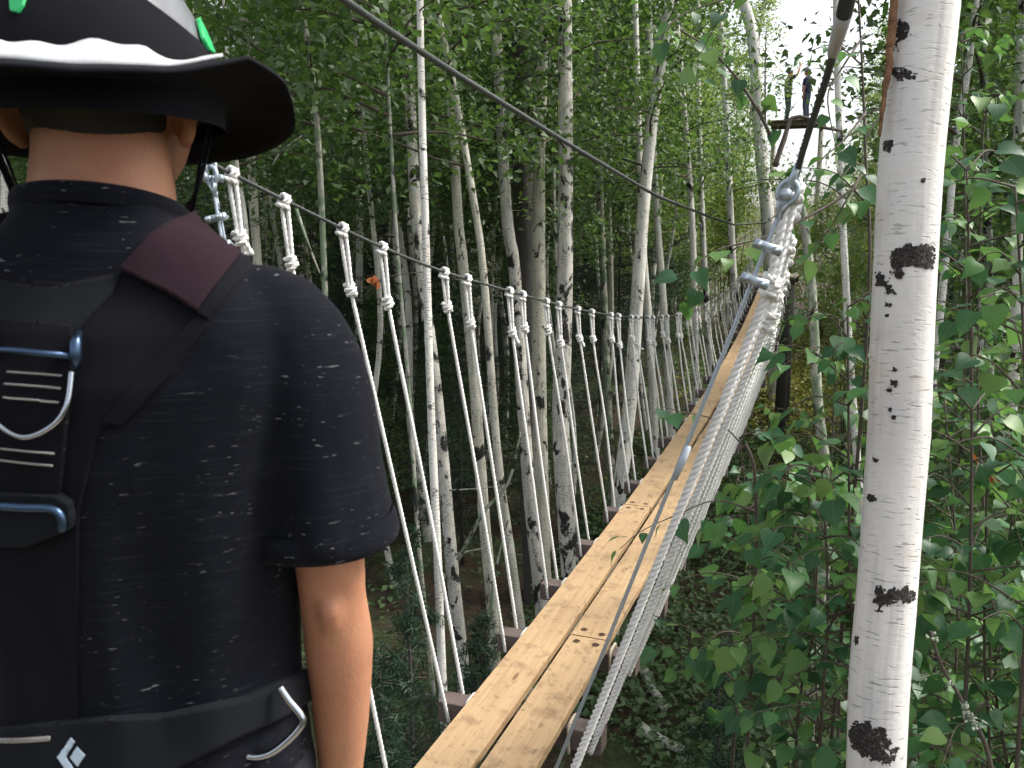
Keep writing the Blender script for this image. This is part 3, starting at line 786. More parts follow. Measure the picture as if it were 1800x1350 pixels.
mbt.build('trunk', M_BARK_NEAR, near_birch, True, off=NBO)
nb_bvh = BVHTree.FromPolygons([Vector(v) for v in mbt.v], mbt.f)
lm, le = crown_parts(7, 2.4, 6, 1.6, 20, 2600, .075, M_LEAF_FAR, lambda z: (nb_pts[-1].x - .05, nb_pts[-1].y))
lm.v = [tuple(Vector(p) - NBO) for p in lm.v]; lm.build('limbs', M_BARK_TWIG, near_birch)['kind'] = 'stuff'; le.transform(Matrix.Translation(-NBO)); link('crown', le, near_birch)
def inside(p, poly):
    c = False; j = len(poly) - 1
    for i in range(len(poly)):
        (xi, yi), (xj, yj) = poly[i], poly[j]
        if (yi > p[1]) != (yj > p[1]) and p[0] < (xj - xi) * (p[1] - yi) / (yj - yi + 1e-12) + xi: c = not c
        j = i
    return c
def surface_patch(bvh, poly, step, name, mat, parent, off, thick=.002, rough=.0, warp=0.0, wscale=.05, smooth=True, nz=.03):
    """a thin raised piece lying on a surface: outline measured in the photo, laid on the geometry, with thickness"""
    xs = [p[0] for p in poly]; ys = [p[1] for p in poly]; pts = {}; V = []; F = []; 
    nx = int((max(xs) - min(xs)) / step) + 3; ny = int((max(ys) - min(ys)) / step) + 3; hit = {}
    def near_outline(x, y):
        best = None
        for (ax, ay), (bx, by) in zip(poly, poly[1:] + poly[:1]):
            ux, uy = bx - ax, by - ay; t = max(0, min(1, ((x - ax) * ux + (y - ay) * uy) / (ux * ux + uy * uy + 1e-9)))
            qx, qy = ax + ux * t, ay + uy * t; dd = math.hypot(x - qx, y - qy)
            if best is None or dd < best[0]: best = (dd, qx, qy)
        return best
    def vert(i, j):
        if (i, j) in pts: return pts[i, j]
        px = min(xs) - step + i * step; py = min(ys) - step + j * step
        if not warp:
            nb_ = near_outline(px, py)
            if nb_[0] < step * .71: px, py = nb_[1], nb_[2]
        d = ray(px, py).normalized(); loc, n, _, dist = bvh.ray_cast(Vector((0, 0, 0)), d)
        if loc is None: pts[i, j] = None; return None
        h = thick + rough * noise.noise(Vector((px * nz, py * nz, 1.3))) + rough * .6 * noise.noise(Vector((px * nz * 4, py * nz * 4, 5.3)))
        if n.dot(d) > 0: n = -n
        V.append(loc + n * h); hit[len(V) - 1] = (loc - n * .002); pts[i, j] = len(V) - 1; return pts[i, j]
    for i in range(nx):
        for j in range(ny):
            cx = min(xs) - step + (i + .5) * step; cy = min(ys) - step + (j + .5) * step
            if warp:
                cx += warp * noise.noise(Vector((cx * wscale, cy * wscale, 2.2))) + warp * .5 * noise.noise(Vector((cx * wscale * 3, cy * wscale * 3, 8)))
                cy += warp * noise.noise(Vector((cx * wscale, cy * wscale, 9.2)))
            if inside((cx, cy), poly):
                q = [vert(i, j), vert(i, j + 1), vert(i + 1, j + 1), vert(i + 1, j)]
                if None not in q: F.append(tuple(q))
    # skirts so it has an edge
    edges = {}
    for f in F:
        for a, b in zip(f, f[1:] + f[:1]): edges[(a, b)] = 1
    low = {}
    for (a, b) in list(edges):
        if (b, a) not in edges:
            for q in (a, b):
                if q not in low: V.append(hit[q]); low[q] = len(V) - 1
            F.append((b, a, low[a], low[b]))
    if not F: return None
    return link(name, mesh(name, [v - off for v in V], F, mat, smooth), parent)
SCARS = [[(1566, 447), (1590, 432), (1620, 428), (1640, 432), (1642, 462), (1628, 476), (1605, 462), (1590, 472), (1582, 488), (1568, 478)],
         [(1540, 478), (1552, 482), (1562, 500), (1574, 512), (1566, 520), (1550, 506), (1540, 494)],
         [(1540, 1030), (1560, 1038), (1590, 1030), (1606, 1042), (1604, 1058), (1570, 1060), (1545, 1075), (1536, 1062)],
         [(1494, 1272), (1520, 1268), (1548, 1280), (1562, 1300), (1580, 1318), (1560, 1345), (1520, 1330), (1496, 1312)],
         [(1566, 124), (1590, 120), (1612, 130), (1604, 140), (1576, 138)],
         [(1553, 248), (1570, 246), (1570, 256), (1566, 262), (1566, 268), (1554, 266)],
         [(1584, 30), (1600, 40), (1596, 60), (1580, 70), (1576, 90), (1572, 70)],
         [(1557, 532), (1568, 534), (1566, 540), (1556, 538)], [(1556, 552), (1563, 553), (1562, 558), (1555, 556)],
         [(1570, 646), (1578, 648), (1574, 654), (1568, 652)], [(1566, 668), (1578, 670), (1576, 682), (1566, 676)], [(1560, 682), (1568, 683), (1566, 690), (1559, 688)],
         [(1568, 730), (1577, 732), (1574, 738), (1567, 736)], [(1562, 716), (1568, 718), (1566, 724), (1561, 722)], [(1535, 804), (1546, 808), (1542, 814), (1535, 811)],
         [(1526, 868), (1536, 870), (1542, 880), (1530, 884), (1524, 877)], [(1618, 314), (1627, 312), (1626, 320), (1618, 321)], [(1502, 1120), (1508, 1118), (1510, 1132), (1504, 1134)]]
for s in SCARS:
    big = max(p[0] for p in s) - min(p[0] for p in s) > 25
    surface_patch(nb_bvh, s, 1.25 if big else 1.0, 'bark_scar', M_SCAR, near_birch, NBO, .0018, .0022 if big else .0008, 12 if big else 2.5, .10 if big else .3)
# curled strip of torn bark up the left edge of the trunk
mb = MB()
for i0, (off_, wd) in enumerate(((0, 1.0), (.006, .7))):
    P = [unp(a, b, 2.165 + off_) for a, b in ((1574, -80), (1571, 10), (1566, 70), (1562, 120), (1554, 170), (1549, 215), (1546, 240))]
    tube(mb, resample(P, .012), [(.0105 * wd * (1 - (i / 48.0) ** 2) + .0012) for i in range(len(resample(P, .012)))], 7, wob=lambda a, s: 1 + .6 * noise.noise(Vector((math.cos(a) * 2, math.sin(a) * 2, s * 30))))
mb.build('torn_bark', M_TORN, near_birch, True, off=NBO)

# ------------------------------------------------------------------ leafy saplings on the right: every leaf an object of its own
def leaf_mesh(seed):
    """heart-shaped poplar leaf, 1 unit long along +Y from the petiole, folded on the midrib, tip bent down"""
    rng = random.Random(seed); rows = [(0.0, .06), (.07, .30), (.20, .43), (.38, .42), (.58, .30), (.78, .145), (1.0, .0)]
    V = []; F = []; fold = rng.uniform(.02, .34); bend = rng.uniform(.05, .45); sk = rng.uniform(-.06, .06)
    for (y, wd) in rows:
        zc = -bend * y * y
        lob = -.07 if y == .07 else 0
        V += [(-wd + sk * y * y, y + lob, zc + wd * fold + .015 * math.sin(9 * y)), (sk * y * y, y, zc), (wd + sk * y * y, y + lob, zc + wd * fold - .015 * math.sin(8 * y))]
    for i in range(len(rows) - 1):
        a = i * 3; F += [(a, a + 1, a + 4, a + 3), (a + 1, a + 2, a + 5, a + 4)]
    V += [(-.012, 0, 0), (.012, 0, 0), (.008, -.42, .07), (-.008, -.42, .07)]; n = len(V)      # petiole
    F.append((n - 4, n - 3, n - 2, n - 1))
    return mesh('leaf', V, F, M_LEAF_NEAR, True)
LEAVES = [leaf_mesh(s) for s in range(8)]
LEAF_DEAD = leaf_mesh(9); LEAF_DEAD.materials.clear(); LEAF_DEAD.materials.append(M_LEAF_DEAD)
class Sapling:
    def __init__(s, label, base, seed, cat='sapling', name='sapling'):
        s.t = thing(name, label, cat, base, None); s.o = Vector(base); s.rng = random.Random(seed); s.n = 0; s.mb = MB(); s.tmb = MB()
    def leaf(s, p, out, size, dead=False):
        if s.n >= 290: return
        r = s.rng
        nrm = Vector((r.gauss(0, .38), r.gauss(0, .38) - .18, 1)).normalized()
        d = (out + Vector((r.gauss(0, .35), r.gauss(0, .35), -.35 + r.gauss(0, .25)))).normalized()
        if r.random() < .3: d.z -= .7; d.normalize()
        x = d.cross(nrm).normalized(); z = x.cross(d).normalized()
        M = Matrix((x, d, z)).transposed().to_4x4()
        o = link('leaf', LEAF_DEAD if dead else r.choice(LEAVES), s.t); sz = size * r.uniform(.55, 1.25)
        o.matrix_local = Matrix.Translation(p - s.o + d * .42 * sz) @ M @ Matrix.Diagonal((sz * r.uniform(.9, 1.12), sz, sz, 1)); s.n += 1
    def branch(s, pts, r0, spacing, size, start=.2, r1=.0012, mb=None, spread=0.0):
        P = resample(pts, .03); n = len(P); tube(mb or s.mb, P, list(np.linspace(r0, r1, n)), 6)
        acc = 0; side = 1
        for i in range(1, n):
            acc += (P[i] - P[i - 1]).length
            if i / n > start and acc > spacing:
                acc = 0; side = -side; t = (P[i] - P[i - 1]).normalized(); h = t.cross(Vector((0, 0, 1)))
                h = h.normalized() if h.length > .01 else Vector((1, 0, 0))
                s.leaf(P[i], t * .6 + h * side * .9, size)
        s.leaf(P[-1], (P[-1] - P[-2]).normalized(), size)
    def finish(s):
        if s.tmb.v: s.tmb.build('stem', M_BARK_TWIG, s.t, True, off=s.o)
        if s.mb.v: s.mb.build('branches', M_BARK_TWIG, s.t, True, off=s.o)['kind'] = 'stuff'
def auto_sapling(label, px, depth, row_top, row_bot, n, seed, size=.068, blen=(.2, .5), lean=0, xlim=None):
    a = unp(px, row_bot, depth); b = unp(px + lean, row_top, depth); base = Vector((a.x, a.y, ground_z(a.x, a.y) - .05))
    s = Sapling(label, base, seed); r = s.rng
    P = resample([base, Vector((a.x + r.uniform(-.05, .05), a.y, (a.z + base.z) / 2)), a, a.lerp(b, .5) + Vector((r.uniform(-.05, .05), r.uniform(-.05, .05), 0)), b], .08)
    tube(s.tmb, P, list(np.linspace(.014, .003, len(P))), 7)
    for k in range(n):
        t = (k + r.random()) / n; i = [q for q in range(len(P)) if P[q].z >= a.z - .1]
        p = P[i[min(int(t * len(i)), len(i) - 1)]]; az = r.uniform(0, 6.283); L = r.uniform(*blen) * (1.1 - .35 * t); el = r.uniform(.0, .7)
        d = Vector((math.cos(az) * math.cos(el), math.sin(az) * math.cos(el) * .8, math.sin(el)))
        s.branch([p, p + d * L * .5 + Vector((0, 0, .02)), p + d * L + Vector((0, 0, -.05))], .004, .036, size * .93, .12)
    return s
AS = [('leafy sapling rising beside the rope bundle, leaves over the plank edge', 1300, 3.3, 770, 1180, 16, 1, .080, (.2, .45), 0),
      ('dense leafy sapling low in the gap between ropes and big near birch', 1400, 3.0, 850, 1300, 26, 2, .080, (.2, .42), 20),
      ('leafy sapling close against the left side of the big near birch', 1490, 2.75, 540, 1330, 26, 3, .076, (.15, .4), 0),
      ('slim sapling behind the mossy crooked birch with drooping leaves', 1475, 4.0, 560, 1250, 22, 4, .080, (.2, .42), 0),
      ('broad leaved sapling just right of the big near birch', 1690, 2.7, 300, 1330, 30, 5, .080, (.2, .45), 10),
      ('dense sapling filling the right edge of the picture', 1785, 2.5, 330, 1380, 30, 6, .078, (.2, .45), 0),
      ('taller sapling behind the right edge leaves, in deep shade', 1740, 3.9, 180, 1200, 28, 7, .082, (.25, .55), -10),
      ('thin leafy sapling low right behind the lichen covered stick', 1660, 3.6, 700, 1400, 24, 8, .08, (.25, .5), 0),
      ('bushy sapling at the foot of the big near birch, left side', 1440, 3.4, 880, 1420, 26, 9, .085, (.2, .5), 0),
      ('leafy sapling in the lower corner right of the big near birch', 1735, 2.9, 820, 1450, 28, 10, .084, (.2, .5), 0),
      ('broad leaved sapling in front of the crooked mossy birch', 1445, 2.75, 830, 1250, 26, 12, .084, (.2, .36), 0),
      ('shaded leafy sapling behind the right edge, up by the leaning birch', 1690, 4.6, 60, 760, 28, 14, .085, (.3, .6), 0),
      ('thick leafy sapling in the lower right corner of the picture', 1780, 2.9, 900, 1500, 28, 15, .088, (.2, .45), 0)]
SAP = []
for (lab, px, dp, rt, rbm, n, sd2, sz, bl, ln) in AS:
    s = auto_sapling(lab, px, dp, rt, rbm, n, sd2, sz, bl, ln); SAP.append(s)
    if sd2 in (6, 5): s.leaf(unp(1700 if sd2 == 5 else 1735, 792, 2.75), Vector((1, 0, 0)), .045, True); s.leaf(unp(1733, 835, 2.75), Vector((1, 0, 0)), .04, True)
    s.finish()
# tall sapling whose boughs reach in front of the sky gap and over the ropes
s = auto_sapling('tall sapling whose leafy boughs reach across the sky opening and the wire clips', 1520, 2.9, -150, 640, 10, 21, .066, (.15, .35), -20)
def pxb(lst): return [unp(a, b, d) for a, b, d in lst]
s.branch(pxb([(1505, 330, 2.9), (1440, 370, 2.8), (1350, 415, 2.7), (1260, 440, 2.65), (1205, 480, 2.6)]), .006, .050, .068, .35)
s.branch(pxb([(1300, 432, 2.68), (1250, 470, 2.7), (1215, 520, 2.75)]), .003, .045, .06, .2)
s.branch(pxb([(1515, -80, 2.8), (1400, -50, 2.7), (1300, -10, 2.6), (1200, 25, 2.55), (1165, 60, 2.5)]), .006, .055, .066, .35)
s.branch(pxb([(1300, -10, 2.6), (1255, 50, 2.6), (1225, 110, 2.6)]), .003, .05, .06, .2)
s.branch(pxb([(1520, 60, 2.9), (1480, 120, 2.8), (1455, 170, 2.75), (1470, 260, 2.7)]), .005, .04, .072, .2)
s.branch(pxb([(1520, 200, 2.9), (1480, 250, 2.8), (1445, 280, 2.75), (1420, 330, 2.75)]), .005, .04, .068, .2)
s.branch(pxb([(1520, 300, 2.9), (1500, 330, 2.8), (1460, 400, 2.8), (1425, 440, 2.8)]), .005, .04, .068, .2)
s.finish()
s2 = SAP  # bough reaching over the planks
t = Sapling('thin bough of a low sapling reaching over the planks across the wire stay', Vector((unp(1330, 1000, 2.9).x, unp(1330, 1000, 2.9).y, ground_z(*unp(1330, 1000, 2.9).xy) - .05)), 33)
P0 = unp(1330, 900, 2.9)
tube(t.tmb, resample([t.o, Vector((t.o.x, t.o.y, P0.z - 1.2)), P0, unp(1310, 780, 2.9)], .1), .006, 6)
t.branch(pxb([(1330, 900, 2.9), (1260, 880, 2.8), (1190, 905, 2.7), (1125, 935, 2.62), (1090, 965, 2.6)]), .0035, .055, .058, .55)
t.branch(pxb([(1312, 790, 2.9), (1260, 740, 2.85), (1190, 722, 2.75), (1165, 715, 2.7)]), .003, .055, .058, .5)
t.finish()
# dark bare-ended branch of the far tree crossing the sky gap
db = thing('dead_branch', 'dark crooked branch with few leaves crossing below the sky opening', 'branch', unp(1362, 292, 5.0)); mb = MB()
for pl, r0 in (([(1362, 292), (1378, 245), (1392, 208), (1420, 208), (1440, 222), (1480, 230)], .017), ([(1360, 250), (1330, 190), (1285, 125), (1240, 82), (1195, 52)], .012), ([(1345, 215), (1345, 120), (1347, 50)], .006), ([(1385, 200), (1400, 180)], .004)):
    P = resample([unp(a, b, 5.0) for a, b in pl], .05); tube(mb, P, list(np.linspace(r0, r0 * .45, len(P))), 7, wob=lambda a, q: 1 + .25 * noise.noise(Vector((a, q * 9, 0))))
mb.build('bough', M_BARK_TWIG, db, True, off=db.location)
rl = random.Random(8)
for a, b in [(1250, 90), (1262, 120), (1300, 140), (1345, 172), (1355, 185), (1330, 218), (1290, 100), (1225, 75), (1365, 230), (1270, 70), (1310, 170), (1240, 140)]:
    d = Vector((rl.uniform(-1, 1), rl.uniform(-.5, .5), -.5)).normalized(); nrm = Vector((rl.gauss(0, .4), rl.gauss(0, .4) - .4, 1)).normalized()
    x = d.cross(nrm).normalized(); z = x.cross(d)
    o = link('leaf', rl.choice(LEAVES), db); sz = rl.uniform(.075, .12)
    o.matrix_local = Matrix.Translation(unp(a, b, 4.98) - db.location) @ Matrix((x, d, z)).transposed().to_4x4() @ Matrix.Scale(sz, 4)

# lichen covered stick in the right-hand leaves
st = thing('lichen_stick', 'dead stick with pale lichen tufts leaning among the right-hand leaves', 'stick', unp(1745, 1380, 2.4)); mb = MB()
P = resample([unp(a, b, 2.42) for a, b in ((1755, 1500), (1738, 1330), (1690, 1230), (1655, 1170), (1636, 1110))], .03)
tube(mb, P, list(np.linspace(.009, .004, len(P))), 8); mb.build('stick', M_BARK_TWIG, st, True, off=st.location); mb = MB(); rl = random.Random(4)
for q in range(70):
    i = rl.choice([int(len(P) * f) for f in (.28, .3, .34, .55, .58, .6, .75, .78, .93)]); c = P[min(i, len(P) - 1)] + Vector((rl.gauss(0, .006), rl.gauss(0, .006) - .006, rl.gauss(0, .008)))
    tube(mb, [c, c + Vector((rl.gauss(0, .008), rl.gauss(-.004, .006), rl.gauss(0, .008)))], [.005, .002], 5)
mb.build('lichen', M_LICHEN, st, True, off=st.location)['kind'] = 'stuff'

# ------------------------------------------------------------------ low growth on the forest floor
def ground_cover(name, label, fn, n, size, mat, hmax, seed):
    rng = np.random.default_rng(seed); C = []; tn = []
    while len(C) < n:
        x, y, dens = fn(rng)
        if rng.random() > dens: continue
        C.append((x, y, ground_z(x, y) + rng.random() ** 1.5 * hmax)); tn.append(rng.random())
    me = leaf_cloud(name, C, rng.uniform(.6, 1.3, n) * size, rng, mat, .45, .75, tone=np.array(tn))
    return tag(link(name, me), label, 'plants', kind='stuff')
def near_patch(rng):
    x = rng.uniform(-3.5, 7); y = rng.uniform(3.5, 17); v = noise.noise(Vector((x * .8, y * .8, 4))) * .5 + .5
    return x, y, min(1, max(0, v * 2.4 - .55))
ground_cover('ground_cover_plants', 'low green leafy plants covering the forest floor under the bridge', near_patch, 52000, .085, M_LEAF_LOW, .40, 5)
def mound_patch(rng):
    x = -1.2 + rng.normal(0, .9); y = 20.5 + rng.normal(0, 2.6); return x, y, 1.0
mc = unp(1378, 640, 1)
ground_cover('sunlit_moss', 'sunlit yellow green moss and low plants near the bridge end', mound_patch, 9000, .10, M_LEAF_MOSS, .25, 6)
def left_patch(rng):
    x = rng.uniform(-16, -2.5); y = rng.uniform(3, 22); v = noise.noise(Vector((x * .5, y * .5, 9))) * .5 + .5
    return x, y, min(1, max(0, v * 2 - .8))
ground_cover('undergrowth_plants', 'dark low plants on the shaded forest floor behind the hangers', left_patch, 14000, .085, M_LEAF_LOW, .5, 7)

# spruce saplings
def spruce(label, px, py, depth, H, seed):
    c = unp(px, py, depth); gz_ = ground_z(c.x, c.y); base = Vector((c.x, c.y, gz_)); t = thing('spruce_sapling', label, 'spruce', base)
    H = c.z - gz_ if H is None else H
    rng = np.random.default_rng(seed); mb = MB(); tube(mb, [(0, 0, -.1), (.02, 0, H * .5), (0, 0, H)], [.035, .022, .004], 8); mb.build('trunk', M_BARK_DARK, t)
    C = []; D = []; bm_ = MB()
    z = H * .12
    while z < H:
        rr = (H - z) * .36 + .07; nbr = 7
        for k in range(nbr):
            a = rng.random() * 6.28; p = np.array([0, 0, z + rng.normal(0, .14) * min(1, H / 3)]); d = np.array([math.cos(a), math.sin(a), rng.uniform(-.25, .35)]); pts = [p.copy()]; rr = ((H - z) * .36 + .07) * rng.uniform(.6, 1.1)
            for q in range(6):
                p = p + d * rr / 6; d[2] -= .05; pts.append(p.copy())
            tube(bm_, [Vector(q) for q in pts], list(np.linspace(.006, .002, 7)), 4)
            m = int(70 * rr) + 16
            s_ = rng.random(m) * 6; j = np.minimum(s_.astype(int), 5); P = np.array(pts)
            cc = P[j] + (P[j + 1] - P[j]) * (s_ - j)[:, None] + rng.normal(0, .022, (m, 3)); C.append(cc)
            # side twigs
            for q in range(3, 6):
                for sg in (-1, 1):
                    dd = np.array([-math.sin(a), math.cos(a), 0]) * sg * .8 + np.array([math.cos(a), math.sin(a), -.1]); L = rr * .32 * (1 - q / 8)
                    mm = int(60 * L) + 7; C.append(P[q] + dd * (rng.random(mm) * L)[:, None] + rng.normal(0, .014, (mm, 3)))
        z += .13 + .05 * rng.random()
    bm_.build('limbs', M_BARK_DARK, t)['kind'] = 'stuff'
    C = np.concatenate(C); me = leaf_cloud('needles', C, rng.uniform(.7, 1.2, len(C)) * .055, rng, M_NEEDLE, 1.2, .16, 0.0)
    link('crown', me, t); return t
spruce('dark young spruce beside the bare elbow, below the first hangers', 715, 985, 5.2, None, 1)
spruce('dark young spruce low between the slim white birch and the plank', 845, 1090, 6.0, None, 2)
spruce('small dark spruce at the lower edge near the person\'s forearm', 668, 1180, 4.2, None, 3)
spruce('dark young spruce on the forest floor below the big near birch', 1265, 1190, 4.6, None, 4)
spruce('shaded spruce far left under the tan poplar', 500, 900, 8.5, None, 5)
spruce('young spruce behind the dark old trunk', 1010, 860, 12.0, None, 6)

# spruces added as dark backing where the forest is only shade
SPT = [spruce('x', 600, 600, 14, 5.6, 41), spruce('x', 500, 600, 16, 4.6, 42)]
for o in SPT: o.name = 'shade_filler_spruce'
us = [False, False]; rs = random.Random(19); sp = []
def spruce_spot(x, y): return abs(x - deck_x(y)) > 3.2 and all((x - a) ** 2 + (y - b) ** 2 > 1.6 ** 2 for a, b in sp) and all((x - a) ** 2 + (y - b) ** 2 > .5 for a, b in placed)
for lo, hi, d0, d1, cnt in ((-52, -9, 11.5, 20, 30), (1.5, 14, 6.5, 15, 13), (-56, -7.5, 20, 33, 46), (.5, 16, 15, 30, 16)):
    c_ = 0
    for _ in range(3000):
        if c_ >= cnt: break
        az = R(rs.uniform(lo, hi)); d = rs.uniform(d0, d1); x, y = d * math.sin(az), d * math.cos(az)
        if not spruce_spot(x, y): continue
        sp.append((x, y)); c_ += 1; j = rs.randrange(2)
        o = SPT[j] if not us[j] else copy_tree(SPT[j]); us[j] = True
        o.location = (x, y, ground_z(x, y)); o.rotation_euler.z = rs.uniform(0, 6.28); k = rs.uniform(.75, 1.1) * (1.0 if d < 20 else 1.45); o.scale = (k, k, k * rs.uniform(.9, 1.1))
        rank, sec = where(x, y); tag(o, rank + ('tall' if j == 0 else 'short') + ' spruce added to darken the forest ' + sec, 'spruce', 'added dark spruces ' + sec)
# leafy shrubs under the trees
def shrub_template(seed, H, rad, nl):
    t = link('understory_shrub', None); mb = MB(); rng = random.Random(seed)
    for k in range(5):
        a = rng.uniform(0, 6.28); tube(mb, [(0, 0, -.1), (.2 * math.cos(a), .2 * math.sin(a), H * .5), (.45 * math.cos(a), .45 * math.sin(a), H)], [.012, .009, .004], 6)
    mb.build('stems', M_BARK_TWIG, t)['kind'] = 'stuff'
    lm, le = crown_parts(seed, H * .2, H, rad, 30, nl, .085, M_LEAF_FAR, None, .006)
    lm.build('limbs', M_BARK_TWIG, t)['kind'] = 'stuff'; link('crown', le, t); return t
SHT = [shrub_template(61, 3.6, 1.3, 3600), shrub_template(62, 4.6, 1.4, 4200)]; us = [False, False]; shp = []
for lo, hi, d0, d1, cnt in ((-46, -12, 11.5, 16, 7), (1.0, 13, 4.6, 9.5, 15), (-10, -6.2, 15, 21, 4), (-1.2, 2, 13, 21, 4)):
    c_ = 0
    for _ in range(3000):
        if c_ >= cnt: break
        az = R(rs.uniform(lo, hi)); d = rs.uniform(d0, d1); x, y = d * math.sin(az), d * math.cos(az)
        if abs(x - deck_x(y)) < 2.2 or (-1.5 < x < 4 and 19 < y < 26) or any((x - a) ** 2 + (y - b) ** 2 < 1.0 for a, b in shp): continue
        shp.append((x, y)); c_ += 1; j = rs.randrange(2)
        o = SHT[j] if not us[j] else copy_tree(SHT[j]); us[j] = True
        k = rs.uniform(.8, 1.15) * (1 if x > -1 else .62); o.location = (x, y, ground_z(x, y)); o.rotation_euler.z = rs.uniform(0, 6.28); o.scale = (k, k, k)
        rank, sec = where(x, y); tag(o, ('low' if j == 0 else 'taller') + ' leafy green shrub ' + rank.strip() + ' ' + sec, 'shrub', 'understory shrubs ' + sec)

# yellow green shrubs that close the view beyond the bridge end, below the sky opening
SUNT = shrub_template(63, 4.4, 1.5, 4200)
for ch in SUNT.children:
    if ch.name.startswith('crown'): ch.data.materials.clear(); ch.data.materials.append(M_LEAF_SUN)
first = True
for x, y, k, wh in ((.15, 16.6, .85, 'close right of the bridge end'), (-.5, 24.0, .9, 'straight beyond the bridge end, middle of the row'), (1.1, 22.5, .95, 'beyond the bridge end, toward the big near birch'), (-2.9, 24.5, 1.0, 'beyond the bridge end, left of the end tree'),
                    (-1.7, 28.5, .95, 'far beyond the bridge end, behind the moss'), (.6, 29.5, 1.0, 'far beyond the bridge end, right of the moss'), (-3.8, 29.0, 1.2, 'far beyond the bridge end, left of the moss'), (2.4, 27.0, 1.1, 'far beyond the bridge, nearest to the big birch'), (-2.4, 37.0, .75, 'under the high platform, left one'), (0.2, 38.0, .75, 'under the high platform, right one')):
    o = SUNT if first else copy_tree(SUNT); first = False
    o.location = (x, y, ground_z(x, y)); o.rotation_euler.z = rs.uniform(0, 6.28); o.scale = (k, k, k)
    tag(o, 'yellow green leafy shrub ' + wh, 'shrub', 'shrubs beyond the bridge end')

# fallen logs and sticks
def log(name, label, pl, r, mat, cat='log'):
    P = []
    for a, b in pl:
        d = ray(a, b); lo, hi = 1.0, 60.0; k = 3.0
        while k < 60 and d.z * k > ground_z(d.x * k, d.y * k) + r: k += .02
        P.append(d * k)
    P = resample(P, .15); mb = MB(); tube(mb, P, [r * (1 - .35 * i / len(P)) for i in range(len(P))], 10, wob=lambda a, q: 1 + .1 * noise.noise(Vector((a, q * 4, 0))))
    return tag(mb.build(name, mat, None, True), label, cat)
log('fallen_log', 'fallen pale birch log on the ground below the right hangers, the upper one', [(1125, 1165), (1145, 1205), (1168, 1245)], .06, M_BARK_WHITE)
log('fallen_log', 'fallen pale birch log on the ground, the lower one near the picture bottom', [(1125, 1278), (1160, 1300), (1200, 1318)], .06, M_BARK_WHITE)
log('fallen_log', 'mossy fallen stick lying in litter beyond the sapling leaves', [(1365, 705), (1390, 718), (1412, 722)], .04, M_BARK_WHITE)
def stick(label, pl, depth, r, mat=None):
    P = resample([unp(a, b, depth) for a, b in pl], .1); e = P[0]; g_ = ground_z(e.x, e.y); mb = MB()
    P = [Vector((e.x, e.y, g_))] + P if e.z > g_ + .3 and False else P
    tube(mb, P, list(np.linspace(r, r * .4, len(P))), 6); return tag(mb.build('dead_stick', mat or M_BARK_MOSS, None, True), label, 'stick')
stick('bare dead stick leaning behind the second and third hanger pair', [(805, 985), (850, 900), (893, 850), (915, 760)], 7.5, .022)
stick('long thin bare stick standing below the third hanger pair', [(858, 1150), (868, 1020), (893, 915)], 6.6, .016)
stick('thin horizontal bare twig in the dark behind the slim white birch', [(790, 862), (850, 858), (900, 850)], 7.8, .009)
stick('broken pale stick lying in the dark behind the hangers', [(800, 975), (830, 968), (862, 962)], 7.8, .014)
stick('bare twig slanting down right of the second knot by the shoulder', [(520, 365), (535, 410), (552, 455), (562, 480)], 4.8, .012)
stick('fine bare twig slanting above the first knots beside the brim', [(480, 290), (490, 270), (535, 235)], 6.0, .008)
dl = thing('dead_leaves', 'small cluster of orange dead leaves behind the fourth white knot', 'leaves', unp(660, 497, 5.0))
for q in range(7):
    o = link('leaf', LEAF_DEAD, dl, (rl.gauss(0, .015), rl.gauss(0, .012), rl.gauss(0, .02))); o.scale = (.05, .05, .05); o.rotation_euler = (rl.uniform(-2.4, -.6), rl.uniform(-.7, .7), rl.uniform(0, 6))
mb = MB(); tube(mb, resample([unp(a, b, 5.0) for a, b in ((640, 520), (652, 508), (660, 497), (690, 485), (745, 478))], .02), .003, 5); mb.build('twig', M_BARK_TWIG, dl, True, off=dl.location)

# ------------------------------------------------------------------ people
def ell_ring(c, a, b, n=28, e=2.0, tilt=0.0):
    o = []
    for k in range(n):
        t = 2 * math.pi * k / n; ct, st = math.cos(t), math.sin(t)
        x = a * abs(ct) ** (2 / e) * (1 if ct > 0 else -1); y = b * abs(st) ** (2 / e) * (1 if st > 0 else -1)
        o.append(Vector((c[0] + x, c[1] + y, c[2] + tilt * y)))
    return o
def loft(mb, rings):
    n = len(rings[0]); v = [p for r in rings for p in r]
    f = [(i * n + k, i * n + (k + 1) % n, (i + 1) * n + (k + 1) % n, (i + 1) * n + k) for i in range(len(rings) - 1) for k in range(n)]
    f += [tuple(range(n))[::-1], tuple((len(rings) - 1) * n + k for k in range(n))]
    mb.add(v, f)
def limb(mb, pts, rads, step=.02, sides=18):
    Q = resample(pts, step); cum = [0.0]
    for a, b in zip(pts[:-1], pts[1:]): cum.append(cum[-1] + (Vector(b) - Vector(a)).length)
    s = 0.0; rr = []; tot = sum((Q[i] - Q[i - 1]).length for i in range(1, len(Q)))
    for i, q in enumerate(Q):
        if i: s += (Q[i] - Q[i - 1]).length
        rr.append(float(np.interp(s / tot * cum[-1], cum, rads)))
    tube(mb, Q, rr, sides)
